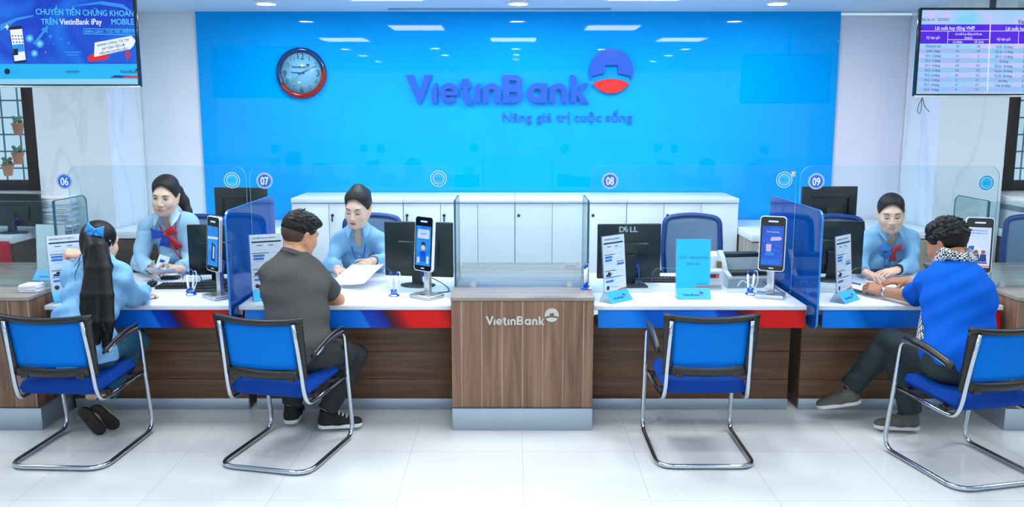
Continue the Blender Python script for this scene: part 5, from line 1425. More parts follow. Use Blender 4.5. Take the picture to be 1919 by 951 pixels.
s.cone(J['neck'] + V(0, .02, .02), hd.w(0, -.02, -.05), .051, .05, .008, 's')
s.plane(V(0, 0, .50), (0, 0, -1))
s.plane(J['neck'] + V(0, 0, .036), (0, .25, 1), .01, ((J['neck'] + V(0, .01, .05))[:], .085))
cloth('tshirt', s, M_tee, m1, .005, fold_set(3, .0042))
s = SDF(); s.cone(J['neck'] + V(-.004, -.002, .014), J['neck'] + V(.004, .008, .040), .071, .062, .012, 'u', None, 3); s.cone(J['neck'] + V(0, 0, -.06), J['neck'] + V(.014, .02, .09), .055, .054, .006, 's'); cloth('neckband', s, M_tee, m1, .004)
s = SDF(); legs(s, J, .014, 1.0, .97, .006); s.ell(J['pelvis'] + V(0, .0, -.01), (.178, .135, .115), None, .05); s.plane(J['pelvis'] + V(0, 0, .09), (0, 0, 1))
cloth('trousers', s, M_jeanK, m1, .005, fold_set(5, .003))
shoe(m1, J['anl'] + V(0, 0, .0), J['anl'] + V(.0, .2, 0), M_canvas, M_rub, lace=M_lace); shoe(m1, J['anr'], J['anr'] + V(.19, .03, 0), M_canvas, M_rub, lace=M_lace)
s = SDF()
hd.ell(s, (0, -.018, .042), (.081, .099, .089)); hd.ell(s, (0, .035, .088), (.062, .058, .040), .03); hd.ell(s, (0.02, .078, .080), (.040, .026, .022), .02)
hd.ell(s, (0, .10, -.045), (.085, .062, .100), .012, 's')
for q in (-1, 1): hd.ell(s, (q * .088, .025, -.035), (.040, .065, .050), .012, 's')
hd.ell(s, (0, -.06, -.105), (.10, .09, .075), .014, 's')
tufts(s, hd, 260, .019, 3, .045)
cloth('hair', s, M_hair, m1, .0035)
s = SDF()                                     # closely cropped sides
hd.ell(s, (0, -.020, .020), (.0765, .0955, .084)); hd.ell(s, (0, .10, -.035), (.09, .075, .12), .008, 's'); hd.ell(s, (0, -.055, -.115), (.10, .09, .060), .02, 's')
for q in (-1, 1): hd.ell(s, (q * .085, -.004, -.024), (.028, .030, .044), .01, 's')
cloth('cropped_hair', s, mat('cropped_hair', '#4A352B', .7, var=.2, scale=200), m1, .004)

# ------------------------------------------------------------------ man in the blue T-shirt, desk 09
M_btee = mat('blue_tshirt', '#0A5CC8', .9, spec=.12, var=.06, scale=90, bump=.12); M_jeanG = mat('dark_green_jeans', '#17282C', .8, var=.25, scale=40, bump=.2); M_suede = mat('grey_suede', '#55524E', .85, var=.12); M_offw = mat('off_white_rubber', '#C9CACA', .6)
J = dict(pelvis=V(2.335, 4.39, .56), neck=at(1792, 492, Y=4.64), shl=at(1737, 535, Y=4.72), shr=at(1822, 532, Y=4.64),
         ell=at(1712, 556, Y=4.97), wrl=at(1655, 547, Y=5.16), elr=V(2.50, 4.95, .785), wrr=at(1698, 527, Y=5.22),
         hipl=V(2.26, 4.42, .55), hipr=V(2.45, 4.44, .55), knl=at(1668, 640, Y=4.92), anl=at(1592, 728, Y=5.02), knr=at(1684, 668, Y=4.90), anr=at(1706, 786, Y=4.86),
         handl=((-.55, .62, .18), (-.45, -.35, .8), dict(curl=(.5, .55, .45))), handr=((-.85, .25, -.02), (.1, -.35, .95), dict(curl=(.35, .5, .4))))
J['anr'].z = .115
hd = Head(at(1774, 457, Y=4.735), 30, 16, -3, 1.08, True)
m2, body = person('person', 'man in a bright blue T-shirt with checked scarf sitting cross-legged at desk 09', J, hd, M_skinD, 1.06)
hd.face(body, 'down')
s = SDF(); torso(s, J, 1.0, .018)
for q in 'lr':
    e = J['el' + q]; a = J['sh' + q]; s.cone(a, a + (e - a) * .80, .072, .070, .03, 'u', None, 2)
s.cone(J['neck'] + V(0, .02, .02), hd.w(0, -.02, -.05), .054, .052, .008, 's'); s.plane(V(0, 0, .46), (0, 0, -1))
s.plane(J['neck'] + V(0, 0, .015), (0, .25, 1), .01, ((J['neck'] + V(0, .01, .05))[:], .095))
cloth('tshirt', s, M_btee, m2, .005, fold_set(8, .0042))
s = SDF(); legs(s, J, .016, 1.0, .98, .010); s.ell(J['pelvis'] + V(0, .0, -.01), (.185, .14, .115), None, .05); s.plane(J['pelvis'] + V(0, 0, .07), (0, 0, 1))
cloth('trousers', s, M_jeanG, m2, .005, fold_set(11, .003))
shoe(m2, J['anl'], J['anl'] + V(-.19, .04, -.03), M_suede, M_offw, up=(-.22, 0, 1), lace=M_suede); shoe(m2, J['anr'], J['anr'] + V(-.2, .02, 0), M_suede, M_offw, lace=M_suede)
s = SDF(); hd.ell(s, (0, -.016, .038), (.083, .102, .092)); hd.ell(s, (0, .03, .085), (.066, .06, .042), .03)
hd.ell(s, (0, .105, -.040), (.085, .062, .098), .012, 's')
for q in (-1, 1): hd.ell(s, (q * .090, .02, -.035), (.038, .055, .046), .012, 's')
hd.ell(s, (0, -.075, -.115), (.10, .09, .060), .014, 's')
tufts(s, hd, 420, .019, 9, -.02, .2)
cloth('hair', s, M_hair, m2, .0035)
def check_mat():
    m = bpy.data.materials.new('checked_scarf'); m.use_nodes = True; nt = m.node_tree; b = nt.nodes['Principled BSDF']
    tc = nt.nodes.new('ShaderNodeTexCoord'); ck_ = nt.nodes.new('ShaderNodeTexChecker'); ck_.inputs['Scale'].default_value = 90
    ck_.inputs['Color1'].default_value = lin('#D8DEE2') + (1,); ck_.inputs['Color2'].default_value = lin('#1A2024') + (1,)
    nt.links.new(tc.outputs['Object'], ck_.inputs['Vector']); nt.links.new(ck_.outputs['Color'], b.inputs['Base Color']); b.inputs['Roughness'].default_value = .9; return m
s = SDF(); n_ = J['neck']
pts = [n_ + V(.082 * math.cos(a), .02 + .082 * math.sin(a), .022 + .016 * math.sin(2 * a) + (.01 if math.sin(a) < 0 else -.01)) for a in np.linspace(0, 2 * PI, 13)]
for a, b in zip(pts, pts[1:]): s.cone(a, b, .024, .024, .01)
pts = [n_ + V(.07 * math.cos(a), .022 + .07 * math.sin(a), .048 + .012 * math.sin(2 * a + 1)) for a in np.linspace(0, 2 * PI, 13)]
for a, b in zip(pts, pts[1:]): s.cone(a, b, .019, .019, .008)
cloth('scarf', s, check_mat(), m2, .004, fold_set(2, .002))
s = SDF(); s.cone(J['shl'] + V(.06, .09, -.10), V(2.24, 4.62, .62), .03, .035, .01); cloth('scarf_end', s, check_mat(), m2, .005)
def bracelet(par, J, q, m, name, t=.92, r=.031, w=.018):
    e, wr = J['el' + q], J['wr' + q]; c = e + (wr - e) * t; d = (wr - e).normalized(); o = Vector(par.location)
    ring = MB(); n1 = d.orthogonal().normalized(); n2 = d.cross(n1)
    P = [[c - o + d * (w * (j - .5)) + (n1 * math.cos(a) + n2 * math.sin(a)) * r for j in (0, .3, .7, 1)] for a in np.linspace(0, 2 * PI, 21)]
    ring.sheet(P, 0, None, True, .004); x = ring.build(name, m, par)
    return x, c - o, d
bracelet(m2, J, 'l', M_chrome, 'wrist_watch', .93, .032)

# ------------------------------------------------------------------ woman with the long ponytail, desk 06
M_blouse = mat('light_blue_blouse', '#82B8E4', .85, spec=.2, var=.10, scale=26, bump=.35); M_jeanT = mat('teal_jeans', '#1F5A74', .85, var=.15, scale=60, bump=.2); M_flat = mat('grey_flats', '#9A948C', .6); M_sole = mat('dark_sole', '#1E1714', .6); M_bow = mat('hair_bow_blue', '#2C9AE6', .45, var=.12)
J = dict(pelvis=V(-2.37, 4.61, .56), neck=at(184, 496, Y=4.84), shl=at(134, 522, Y=4.86), shr=at(226, 520, Y=4.80),
         ell=V(-2.60, 5.06, .785), wrl=at(152, 480, Y=5.02), elr=at(252, 556, Y=4.93), wrr=at(266, 564, Y=5.12),
         hipl=V(-2.46, 4.63, .545), hipr=V(-2.28, 4.64, .545), knl=V(-2.46, 5.03, .50), anl=at(170, 748, Y=4.80), knr=V(-2.25, 5.03, .50), anr=at(188, 744, Y=4.83),
         handl=((-.92, -.25, .30), (.15, -.5, .85), dict(curl=(1.1, 1.3, .8), sc=.92, tcurl=.6)), handr=((.55, .6, -.1), (0, 0, 1), dict(curl=(.5, .6, .4), sc=.80)))
J['wrr'].z = .765; J['elr'].z = max(J['elr'].z, .775)
hd = Head(at(187, 455, Y=4.925), -20, 8, 3, 1.03)
w1, body = person('person', 'woman in a light blue blouse with long black ponytail and blue bow at desk 06', J, hd, M_skinF, .92, True)
hd.face(body, 'open')
s = SDF(); torso(s, J, 1.0, .020, True)
for q, wd, tt in (('l', .030, .80), ('r', .036, .86)):
    a, e, wr = J['sh' + q], J['el' + q], J['wr' + q]
    s.cone(a, e, .054, .056, .03); s.cone(e, e + (wr - e) * tt, .062, .050, .03, 'u', None, 2)
s.ell(J['elr'] + (J['wrr'] - J['elr']) * .45 + V(0, 0, .012), (.072, .085, .052), None, .03)
s.cone(J['neck'] + V(0, .02, .01), hd.w(0, -.02, -.05), .05, .05, .008, 's'); s.cone(J['pelvis'] + V(0, 0, -.02), J['pelvis'] + V(0, 0, .1), .19, .17, .05, 'u', ((0, 1, 0), 1.3)); s.plane(V(0, 0, .50), (0, 0, -1)); s.plane(V(0, 0, .736), (0, 0, -1), .004, ((J['wrr'] + V(0, .0, 0))[:], .20))
cloth('blouse', s, M_blouse, w1, .005, fold_set(21, .0044))
s = SDF(); legs(s, J, .014, .95, .93, .028); s.ell(J['pelvis'] + V(0, 0, -.01), (.18, .135, .11), None, .05); s.plane(J['pelvis'] + V(0, 0, .07), (0, 0, 1))
cloth('jeans', s, M_jeanT, w1, .005, fold_set(23, .0025))
for q, dx, dz, uv in (('l', (.05, .04), 0, (-.12, .93, .33)), ('r', (.075, .06), 0, (-.30, .88, .36))):
    shoe(w1, J['an' + q] + V(-.02, 0, -.05), J['an' + q] + V(dx[0], dx[1], -.22), M_flat, M_sole, up=Vector(uv).normalized(), lw=.86, low=True)
s = SDF()
hd.ell(s, (0, -.016, .036), (.083, .101, .090)); hd.ell(s, (0, -.03, -.02), (.078, .080, .09), .03)
hd.ell(s, (0, .105, -.030), (.078, .060, .105), .012, 's')
hd.ell(s, (.090, .030, -.050), (.030, .045, .045), .012, 's'); hd.ell(s, (-.090, .030, -.050), (.030, .045, .045), .012, 's')
cloth('hair', s, M_hair, w1, .004)
s = SDF(); Y_ = 4.79
top = hd.w(.040, -.088, .050)
for k_, (dx, xs_, zs_) in enumerate(((-.03, (178, 170, 161, 156, 152), .0), (-.02, (178, 176, 172, 170, 168), 0), (.01, (182, 184, 183, 182, 180), 0), (.035, (184, 194, 197, 198, 198), 0), (.02, (186, 196, 202, 205, 200), 0))):
    pts = [top + V(dx * .5, -.004, 0)] + [at(x, y, Y=Y_ + (-.07, -.13, -.20, -.25, -.275)[i]) for i, (x, y) in enumerate(zip(xs_, (465, 505, 555, 605, 645 + 6 * k_ % 13)))]
    if k_ < 2: pts[-1] = at(158 + 14 * k_, 640, Y=4.505)
    for i in range(len(pts) - 1): s.cone(pts[i], pts[i + 1], (.036, .034, .032, .030, .026, .018)[i], (.034, .032, .030, .026, .018, .012)[i], .012)
for q in (-1, 1):
    s.cone(hd.w(q * .045 + .014, -.045, -.01), at(191 + 13 * q, 500, Y=4.71), .034, .018, .03); s.cone(at(191 + 13 * q, 500, Y=4.71), at(181 + 16 * q, 560, Y=4.60), .018, .020, .02)
rr_ = random.Random(12)
for k_ in range(26):
    x0 = rr_.uniform(-.055, .060); a_ = top + V(x0 * .6, -.030, rr_.uniform(-.02, .0)); b_ = at(182 + x0 * 420, 520, Y=4.655); c_ = at(176 + x0 * 520, 620 + rr_.uniform(-8, 30), Y=4.51 + rr_.uniform(-.01, .015))
    m_ = a_ * .5 + b_ * .5 + V(0, -.012, 0); s.cone(a_, m_, .006, .008, .006); s.cone(m_, b_, .008, .008, .006); s.cone(b_, c_, .008, .004, .006)
cloth('ponytail', s, M_hair, w1, .0035)
st_ = MB(); o = Vector(w1.location)
for pts in (((150, 478), (146, 500), (140, 515)), ((152, 490), (138, 515), (144, 540), (150, 548)), ((206, 482), (208, 500), (207, 520)), ((203, 480), (210, 496), (204, 516)), ((154, 470), (147, 488), (139, 500))):
    st_.tube(fillet([at(x, y, Y=4.69) - o for x, y in pts], .05, 5), .0016, 5)
st_.build('loose_strands', M_hair, w1)
bw = MB(); C_ = hd.w(.085, -.108, .070) - o + V(.0, -.026, .010)
for (ax, az, ln, wd) in ((-1, .45, .05, .03), (1, -.15, .055, .032), (-.75, -.75, .045, .020), (.45, -1.0, .05, .024)):
    d = Vector((ax, -.15, az)).normalized(); pz = d.cross(Vector((0, 1, 0))).normalized()
    bw.sheet([[C_ + d * ln * u + pz * wd * (.3 + .75 * u) * (v - .5) * 2 + V(0, -.016 * math.sin(PI * u) * (1 - (2 * v - 1) ** 2 * .5) - .004, 0) for v in np.linspace(0, 1, 7)] for u in np.linspace(0, 1, 8)], 0, None, True, .006)
bw.ell(C_ + V(0, -.012, 0), (.013, .012, .014)); bw.build('hair_bow', M_bow, w1)
gl = MB()
for q in (-1, 1):
    gl.tube([hd.w(q * .033 + .022 * math.cos(a), .108, .002 + .018 * math.sin(a)) - o for a in np.linspace(0, 2 * PI, 21)[:-1]], .0016, 6, 0, None, True)
    gl.tube([hd.w(q * .055, .106, .006) - o, hd.w(q * .076, .08, .008) - o, hd.w(q * .083, .0, .006) - o], .0016, 6)
gl.tube([hd.w(-.011, .110, .006) - o, hd.w(.011, .110, .006) - o], .0016, 6); gl.build('glasses', M_black, w1)

# ------------------------------------------------------------------ the three tellers
M_shirt = mat('pale_blue_shirt', '#86B6DE', .75, var=.05, scale=60, bump=.1); M_shirtL = mat('light_shirt', '#A9CDEB', .75, var=.04, scale=60, bump=.1); M_collar = mat('collar_white', '#C6DDF0', .7); M_vest = mat('pale_grey_blue_knit', '#9FC2E0', .9, var=.06, scale=260, bump=.3)
M_skirt = mat('navy_skirt', '#1C3C74', .8); M_scB = mat('scarf_blue', '#1450C4', .5, var=.12); M_scR = mat('scarf_red', '#D22430', .5, var=.12); M_scC = mat('scarf_sky', '#2C86D8', .5, var=.15); M_pump = mat('black_pump', '#141414', .3)
def collar(par, J, hd, m, op=.55, rr=.060):
    """shirt collar standing round the neck and folding outwards"""
    o = Vector(par.location); n_ = J['neck']; c0 = n_ * .72 + hd.w(0, -.02, -.06) * .28; b = MB()
    f = (hd.R @ Vector((0, 1, 0))); fa = math.atan2(-1, -.0) ; fa = -PI / 2
    P = []
    for a in np.linspace(op, 2 * PI - op, 29):
        an = fa + a; k_ = max(0, 1 - min(a - op, 2 * PI - op - a) / .9)      # 1 at the points
        d = Vector((math.cos(an), math.sin(an), 0)); row = []
        for v in np.linspace(0, 1, 6):
            r = rr - .006 + .034 * v ** 1.3 + .022 * k_ * v; z = .034 - .046 * v - .034 * k_ * v - .030 * k_
            row.append(c0 - o + d * r + V(0, 0, z + .012 * (1 - k_)) + V(0, -.010 * k_ - .01, 0))
        P.append(row)
    b.sheet(P, 0, None, True, .003)
    P = []
    for a in np.linspace(op * .8, 2 * PI - op * .8, 29):
        an = fa + a; k_ = max(0, 1 - min(a - op * .8, 2 * PI - op * .8 - a) / .9); d = Vector((math.cos(an), math.sin(an), 0))
        P.append([c0 - o + d * (rr + .004 - .006 * v) + V(0, -.01, -.03 - .03 * k_ + (.068 - .012 * k_) * v) for v in np.linspace(0, 1, 4)])
    b.sheet(P, 0, None, True, -.002)
    return b.build('collar', m, par)
def teller(label, J, hd, look, lips, smile, teeth, shirt, hairf, vest=False):
    t, body = person('person', label, J, hd, M_skinF, .93, True)
    hd.face(body, look, lips, smile, M_brow, teeth)
    s = SDF(); torso(s, J, .98, .012, True); arms(s, J, .012, 1.0, .90, 'lr', 2)
    r, f, u = frame(J['pelvis'], J['neck'], J['shl'], J['shr'])
    s.cone(J['neck'] + V(0, -.012, .01), hd.w(0, -.02, -.05), .052, .05, .008, 's')
    # open V below the throat
    s.cone(J['neck'] + f * .085 + u * .0, J['neck'] + f * .125 - u * .105, .036, .006, .006, 's')
    for q in 'lr': s.plane(J['pelvis'] + V(0, 0, -.1), (0, 0, -1))
    cloth('shirt', s, shirt, t, .005, fold_set(len(label), .0036))
    for q in 'lr':
        e, wr = J['el' + q], J['wr' + q]; s = SDF(); d = (wr - e); s.cone(e + d * .80, e + d * .91, .036, .036, .01, 'u', None, 3); cloth('cuff', s, shirt, t, .004)
    s = SDF(); legs(s, J, .014, .95, .35); s.ell(J['pelvis'] + V(0, 0, -.01), (.185, .14, .13), None, .05); s.plane(J['pelvis'] + V(0, 0, .10), (0, 0, 1)); cloth('skirt', s, M_skirt, t, .006)
    for q in 'lr': shoe(t, J['an' + q], J['an' + q] + V(0, -.2, 0), M_pump, M_pump, lw=.88, low=True)
    s = SDF(); hairf(s, hd); cloth('hair', s, M_hairB, t, .004)
    collar(t, J, hd, M_collar if vest else shirt)
    return t, body, (r, f, u)
def seated(x, y, neck, shl, shr):
    # facing the counter: the left hand is on the right of the photograph
    return dict(pelvis=V(x, y, .57), neck=neck, shl=shl, shr=shr, hipl=V(x + .09, y - .02, .55), hipr=V(x - .09, y - .02, .55), knl=V(x + .10, y - .36, .50), knr=V(x - .10, y - .36, .50), anl=V(x + .09, y - .30, .09), anr=V(x - .09, y - .30, .09))
def base_hair(s, hd, front=.105, zc=-.022):
    hd.ell(s, (0, -.018, .036), (.0795, .098, .091)); hd.ell(s, (0, .02, .075), (.068, .062, .052), .03)
    hd.cone(s, (0, .060, zc + .010), (0, .25, zc + .010), .0655, .0655, .010, 's', ((0, 0, 1), .68))
    for q in (-1, 1): hd.ell(s, (q * .082, .040, -.062), (.036, .055, .062), .012, 's'); hd.ell(s, (q * .090, -.006, -.022), (.020, .024, .040), .010, 's')
    hd.ell(s, (0, -.07, -.120), (.10, .09, .062), .014, 's')
def hair_pony(s, hd):
    base_hair(s, hd); hd.ell(s, (0, -.03, .085), (.06, .06, .05), .03)
    pts = [(.01, -.105, .035), (-.015, -.155, .01), (-.050, -.165, -.06), (-.085, -.150, -.125), (-.105, -.135, -.165)]
    for a, b, r0, r1 in zip(pts, pts[1:], (.028, .036, .036, .026), (.036, .036, .026, .008)): hd.cone(s, a, b, r0, r1, .015)
def hair_bun(s, hd):
    base_hair(s, hd); hd.ell(s, (.012, -.050, .098), (.044, .052, .044), .03); hd.ell(s, (0, -.105, .055), (.05, .045, .05), .02)
def hair_tight(s, hd):
    base_hair(s, hd, .108, -.026); hd.ell(s, (0, -.105, -.01), (.042, .035, .042), .02)

# booth 06
J = seated(-2.33, 6.34, at(316, 408, Y=6.08), at(276, 428, Y=6.10), at(354, 420, Y=6.12))
J['shl'], J['shr'] = J['shr'], J['shl']
J.update(elr=at(262, 492, Y=6.03), wrr=at(284, 503, Y=5.83), ell=at(360, 490, Y=6.03), wrl=at(333, 499, Y=5.84))
J['elr'].z = max(J['elr'].z, .78); J['wrr'].z = .785; J['wrl'].z = .795; J['ell'].z = .80
J['handr'] = ((.80, -.55, .05), (-.25, -.55, -.75), dict(curl=(.35, .45, .3), sc=.95)); J['handl'] = ((-.80, -.50, .05), (.1, -.65, .75), dict(curl=(.55, .7, .5), sc=.95))
hd = Head(at(310, 369, Y=5.98), 181, 6, -4, 1.10)
t6, body, fr_ = teller('smiling teller in a pale cardigan with a long side ponytail behind desk 06', J, hd, 'open', M_lipr, .005, True, M_shirtL, hair_pony, True)
s = SDF(); torso(s, J, .98, .018, True); arms(s, J, .017, 1.0, .84, 'lr', 2); r, f, u = fr_; L = (J['neck'] - J['pelvis']).length
s.ell(J['neck'] + f * .05 + u * .03, (.085, .14, .10), cols(r, f, u), .02, 's'); s.cone(J['neck'] + f * .10, J['neck'] + f * .13 - u * .24, .060, .012, .01, 's'); s.plane(J['pelvis'] + V(0, 0, .08), (0, 0, -1))
cloth('cardigan', s, M_vest, t6, .005, fold_set(44, .0032))
def bow(par, J, fr, cols_, sc=1.0, dx=0.0):
    r, f, u = fr; o = Vector(par.location); c = J['neck'] + f * .118 - u * .050 + r * dx - o
    mB, mR = cols_
    def lobe(d, ln, w0, w1, m, name, bul=.014):
        b = MB(); d = d.normalized(); p = d.cross(f).normalized()
        b.sheet([[c + d * ln * sc * a + p * (w0 + (w1 - w0) * a) * sc * (v - .5) * 2 + f * (.012 + bul * math.sin(PI * a) * (1 - .6 * (2 * v - 1) ** 2) + .004 * math.sin(7 * v)) for v in np.linspace(0, 1, 9)] for a in np.linspace(0, 1, 9)], 0, None, True, .005)
        b.build(name, m, par)
    lobe(r * 1 + u * .25, .075, .012, .036, mB, 'scarf_loop'); lobe(-r * 1 + u * .35, .062, .012, .030, mR, 'scarf_loop')
    lobe(r * .45 - u * 1, .085, .012, .030, mB, 'scarf_tail'); lobe(-r * .35 - u * 1, .115, .011, .026, mR, 'scarf_tail')
    k_ = MB(); k_.ell(c + f * .022, (.016, .014, .018)); k_.build('scarf_knot', mR, par)
bow(t6, J, fr_, (M_scB, M_scR), 1.25, .012)
def lanyard(par, J, fr, m, dx=0.0, ln=.26, card=True):
    r, f, u = fr; o = Vector(par.location); n_ = J['neck']
    b = MB()
    pts = lambda q: [n_ + r * q * .058 + f * .06 - u * .01 - o, n_ + r * q * .040 + f * .128 - u * .10 - o, n_ + r * (q * .012 + dx) + f * .148 - u * (ln - .06) - o, n_ + r * dx + f * .148 - u * ln - o]
    for q in (-1, 1): b.tube(fillet(pts(q), .04, 5), .004, 6)
    x = b.build('lanyard', m, par)
    if card:
        c = MB(); c.box(-.006, .006, -.004, .004, -.03, .0, .001, 0, Matrix.Translation(n_ + r * dx + f * .15 - u * ln - o)); c.build('lanyard_clip', M_silver, x)
lanyard(t6, J, fr_, M_scR, -.02, .27)
bracelet(t6, J, 'r', M_blackG, 'dark_wristband', .93, .031, .02)

# booth 07
J = seated(-1.10, 6.40, at(672, 432, Y=6.10), at(637, 452, Y=6.10), at(711, 452, Y=6.12))
J['shl'], J['shr'] = J['shr'], J['shl']
J.update(elr=at(622, 500, Y=6.00), wrr=at(633, 508, Y=5.84), ell=at(722, 502, Y=6.02), wrl=at(699, 494, Y=5.88))
J['elr'].z = .80; J['wrr'].z = .795; J['wrl'].z = .84; J['ell'].z = .82
J['handr'] = ((.45, -.85, -.10), (-.05, -.25, 1), dict(curl=(.22, .3, .2), sc=.98, spread=.12)); J['handl'] = ((-.75, -.60, -.25), (.3, -.6, .75), dict(curl=(.35, .4, .3), sc=.95))
hd = Head(at(671, 391, Y=5.99), 169, 13, -3, 1.12)
t7, body, fr_ = teller('teller with a hair bun and red lips looking down behind desk 07', J, hd, 'down', M_lipr, .0, False, M_shirt, hair_bun)
r, f, u = fr_
lanyard(t7, J, fr_, M_scB, -.0, .24)
o = Vector(t7.location); pn = J['neck'] - u * .125 + f * .133 - r * .085 - o
b = MB(); b.ell(pn, (.020, .010, .008), None, 0, 10, 6); b.ell(pn + V(.022, 0, -.014), (.018, .010, .009), None, 0, 10, 6); b.ell(pn + V(.016, -.002, .006), (.016, .010, .007), None, 1, 10, 6); b.ell(pn + V(-.0, -.004, -.012), (.012, .010, .006), None, 1, 10, 6); b.build('scarf_pin', [M_scR, M_scB], t7)
b = MB()
for k_ in range(5):
    c = J['neck'] - u * (.085 + .045 * k_) + f * (.122 + .012 * math.sin(k_)) - o; b.ell(c, (.0055, .005, .0055), None, 0, 8, 6)
b.build('shirt_buttons', M_shirtL, t7)
bracelet(t7, J, 'l', M_blackG, 'dark_wristband', .90, .032, .016)

# booth 09
J = seated(2.62, 6.36, at(1665, 434, Y=6.08), at(1627, 449, Y=6.10), at(1706, 449, Y=6.10))
J['shl'], J['shr'] = J['shr'], J['shl']
J.update(elr=at(1606, 505, Y=5.98), wrr=at(1622, 520, Y=5.80), ell=at(1706, 504, Y=6.00), wrl=at(1681, 509, Y=5.86))
J['elr'].z = .80; J['wrr'].z = .775; J['wrl'].z = .785; J['ell'].z = .795
J['handl'] = ((-.88, -.42, -.08), (.0, -.25, 1), dict(curl=(.10, .15, .1), sc=.98)); J['handr'] = ((.3, -.9, -.05), (0, -.2, 1), dict(curl=(.2, .3, .2), sc=.95))
hd = Head(at(1669, 400, Y=5.97), 163, 11, 3, 1.10)
t9, body, fr_ = teller('smiling teller with sky blue and red neck scarf looking down behind desk 09', J, hd, 'down', M_lipn, .006, True, M_shirt, hair_tight)
bow(t9, J, fr_, (M_scC, M_scR), 1.0, .0); lanyard(t9, J, fr_, M_scC, 0, .25)
bracelet(t9, J, 'l', M_blackG, 'black_wristband', .95, .036, .03)

# ------------------------------------------------------------------ papers, pens and the far corners
M_card = mat('leaflet_card', '#B8D4EE', .5, var=.06, scale=14)
c = at(300, 503, Y=5.73); sheet_obj('open_leaflet', 'pale open leaflet held by the teller in the cardigan', 'leaflet', (c.x, c.y, .80), .19, .10, .25, .012, M_card, (-.35, .1))
pc = thing('leaflet_card', 'small white card with red and blue print held upright by the teller in the cardigan', 'card', at(304, 493, Y=5.76))
b = MB(); b.box(-.035, .035, -.001, .001, -.04, .05, 0, 0, TR((0, 0, 0), (-.2, .35, .2))); b.build('card', M_wsign, pc)
b = MB(); b.flat([(-.02, .0), (.012, .0), (.012, .02), (-.02, .02)], TR((0, 0, 0), (-.2, .35, .2)) @ TR((0, -.0018, .0)) @ UP, 0); b.flat([(-.005, -.03), (.025, -.03), (.02, -.008), (.0, -.006)], TR((0, 0, 0), (-.2, .35, .2)) @ TR((0, -.0018, .0)) @ UP, 1); b.build('print', [M_navy, M_red], pc)
sheet_obj('paper_sheet', 'white sheet lying on desk 06 below the leaflet of the teller in the cardigan', 'paper', (-2.30, 5.93, ZD + .004), .21, .16, .1)
sheet_obj('paper_sheet', 'white sheet at the front edge of desk 06 beside the blouse sleeve', 'paper', (-2.36, 5.10, ZD + .003), .21, .25, -.3)
sh = sheet_obj('paper_sheet', 'white printed form held out by the teller with the hair bun', 'paper', (-1.02, 5.62, .795), .235, .34, -.26, .010, M_paper, (.22, -.05))
c = at(1640, 530, Y=5.40); sheet_obj('paper_sheet', 'white form under the hands of the man in the blue shirt on desk 09', 'paper', (2.21, 5.38, ZD + .022), .21, .29, .5, .006, M_paper, (.05, .06))
sheet_obj('paper_sheet', 'second white sheet on desk 09 lying between the teller and the man in blue', 'paper', (2.45, 5.66, ZD + .003), .21, .28, -.3)
pe = thing('ballpoint_pen', 'white and blue ballpoint pen lying across the form on desk 09', 'pen', (2.20, 5.34, ZD + .046))
b = MB().tube([(-.065, .035, .012), (-.02, .01, .006)], .0055, 8); b.build('cap', M_navy, pe); b = MB().tube([(-.02, .01, .006), (.07, -.035, -.004)], .0048, 8); b.build('barrel', M_wsign, pe)
sheet_obj('paper_sheet', 'white sheet on desk 08 at the back right of the keyboard', 'paper', (1.33, 5.86, ZD + .003), .2, .26, -.6)

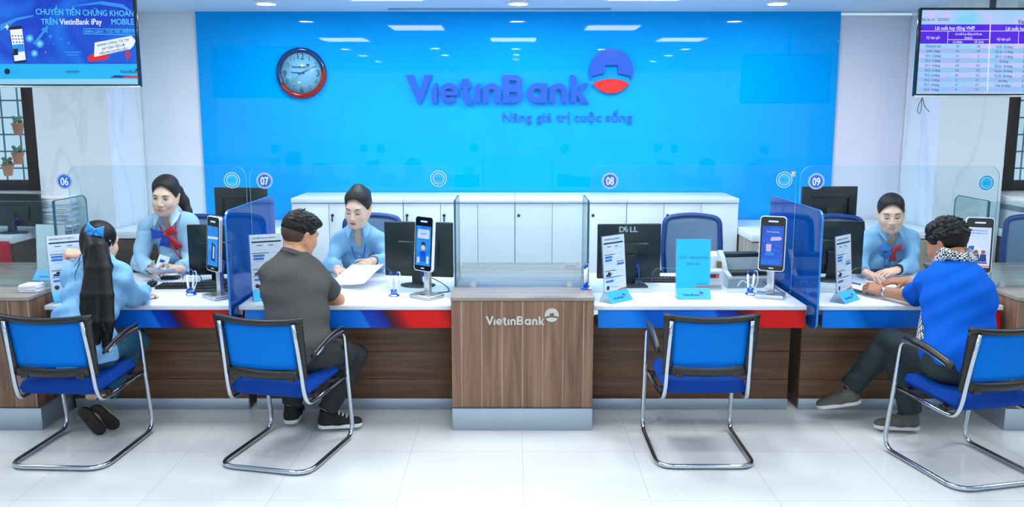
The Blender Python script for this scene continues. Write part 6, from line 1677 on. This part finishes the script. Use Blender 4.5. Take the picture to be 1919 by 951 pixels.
pst = thing('paper_stack', 'small pile of white forms on the left edge counter beside the leaflet stand', 'papers', (-2.855, 5.05, ZT))
for k_ in range(7):
    b = MB(); b.box(-.052, .052, -.05, .05, k_ * .0065, k_ * .0065 + .006, .0008, 0, TR((.004 * math.sin(k_ * 2.1), .004 * math.cos(k_ * 3), 0), (0, 0, .08 * math.sin(k_ * 1.7)))); b.build('form', M_paper, pst)
pst = thing('paper_stack', 'tall untidy stack of folders on the cabinet under the left window', 'papers', (-3.72, 7.02, .90))
rr = random.Random(4)
for k_ in range(13):
    b = MB(); b.box(-.13, .13, -.10, .10, k_ * .0165, k_ * .0165 + .0145, .003, 0, TR((rr.uniform(-.02, .02), rr.uniform(-.01, .01), 0), (0, 0, rr.uniform(-.18, .18)))); b.build('folder', M_paper if k_ % 3 else M_card, pst)
bx = thing('document_box', 'white box lid on top of the stack of folders under the left window', 'box', (-3.72, 7.03, .90 + 13 * .0165))
MB().box(-.13, .13, -.10, .10, 0, .045, .004).build('lid', M_wsign, bx); MB().box(-.135, .135, -.105, .105, .0455, .065, .004).build('top', M_wsign, bx)
bx = thing('printer', 'white box printer with blue mark on the cabinet under the right window', 'printer', (4.19, 7.06, .90))
MB().box(-.13, .25, -.2, .2, 0, .16, .01).build('body', M_lam, bx); MB().box(-.14, .26, -.21, .19, .20, .27, .008).build('lid', M_wsign, bx); MB().box(-.13, .25, -.15, .19, .16, .20).build('paper_tray', M_bcd, bx); MB().box(-.11, -.05, -.214, -.21, .215, .25).build('blue_mark', M_navy, bx)
rc = copy_tree(oc); rc.location = (3.98, 6.44, 0); rc.rotation_euler = (0, 0, math.radians(165)); tag(rc, 'blue backed staff chair in the far right corner beyond the marble column', 'chair', 'staff chairs behind the desks')
rd = thing('red_chair', 'red padded chair back at the left edge of the photo under the small monitor', 'chair', (-3.99, 6.53, 0))
b = MB(); b.box(-.22, .16, -.03, .03, .60, .88, .028, 0, None, 4); b.build('backrest', mat('red_fabric', '#B4161C', .8, var=.1), rd); b = MB(); b.box(-.22, .18, -.45, -.02, .42, .49, .03, 0, None, 4); b.build('seat', bpy.data.materials['red_fabric'], rd)
for x in (-.19, .15):
    for y in (-.42, -.03): MB().tube([(x, y, .0), (x, y, .44)], .014, 8).build('leg', M_chrome, rd)
for x in (-.16, .12): MB().box(x - .012, x + .012, -.012, .012, .45, .64).build('back_support', M_chrome, rd)
b = MB()
for k_ in range(4): b.ell((-.03 + .02 * k_, .0, .007), (.007, .006, .007), None, 0, 10, 6)
tag(b.build('shell_ornaments', mat('shell_pink', '#E8C8BC', .5), None, (.40, 5.92, ZT)), 'row of tiny pale ornaments at the back right of the central counter', 'ornament')
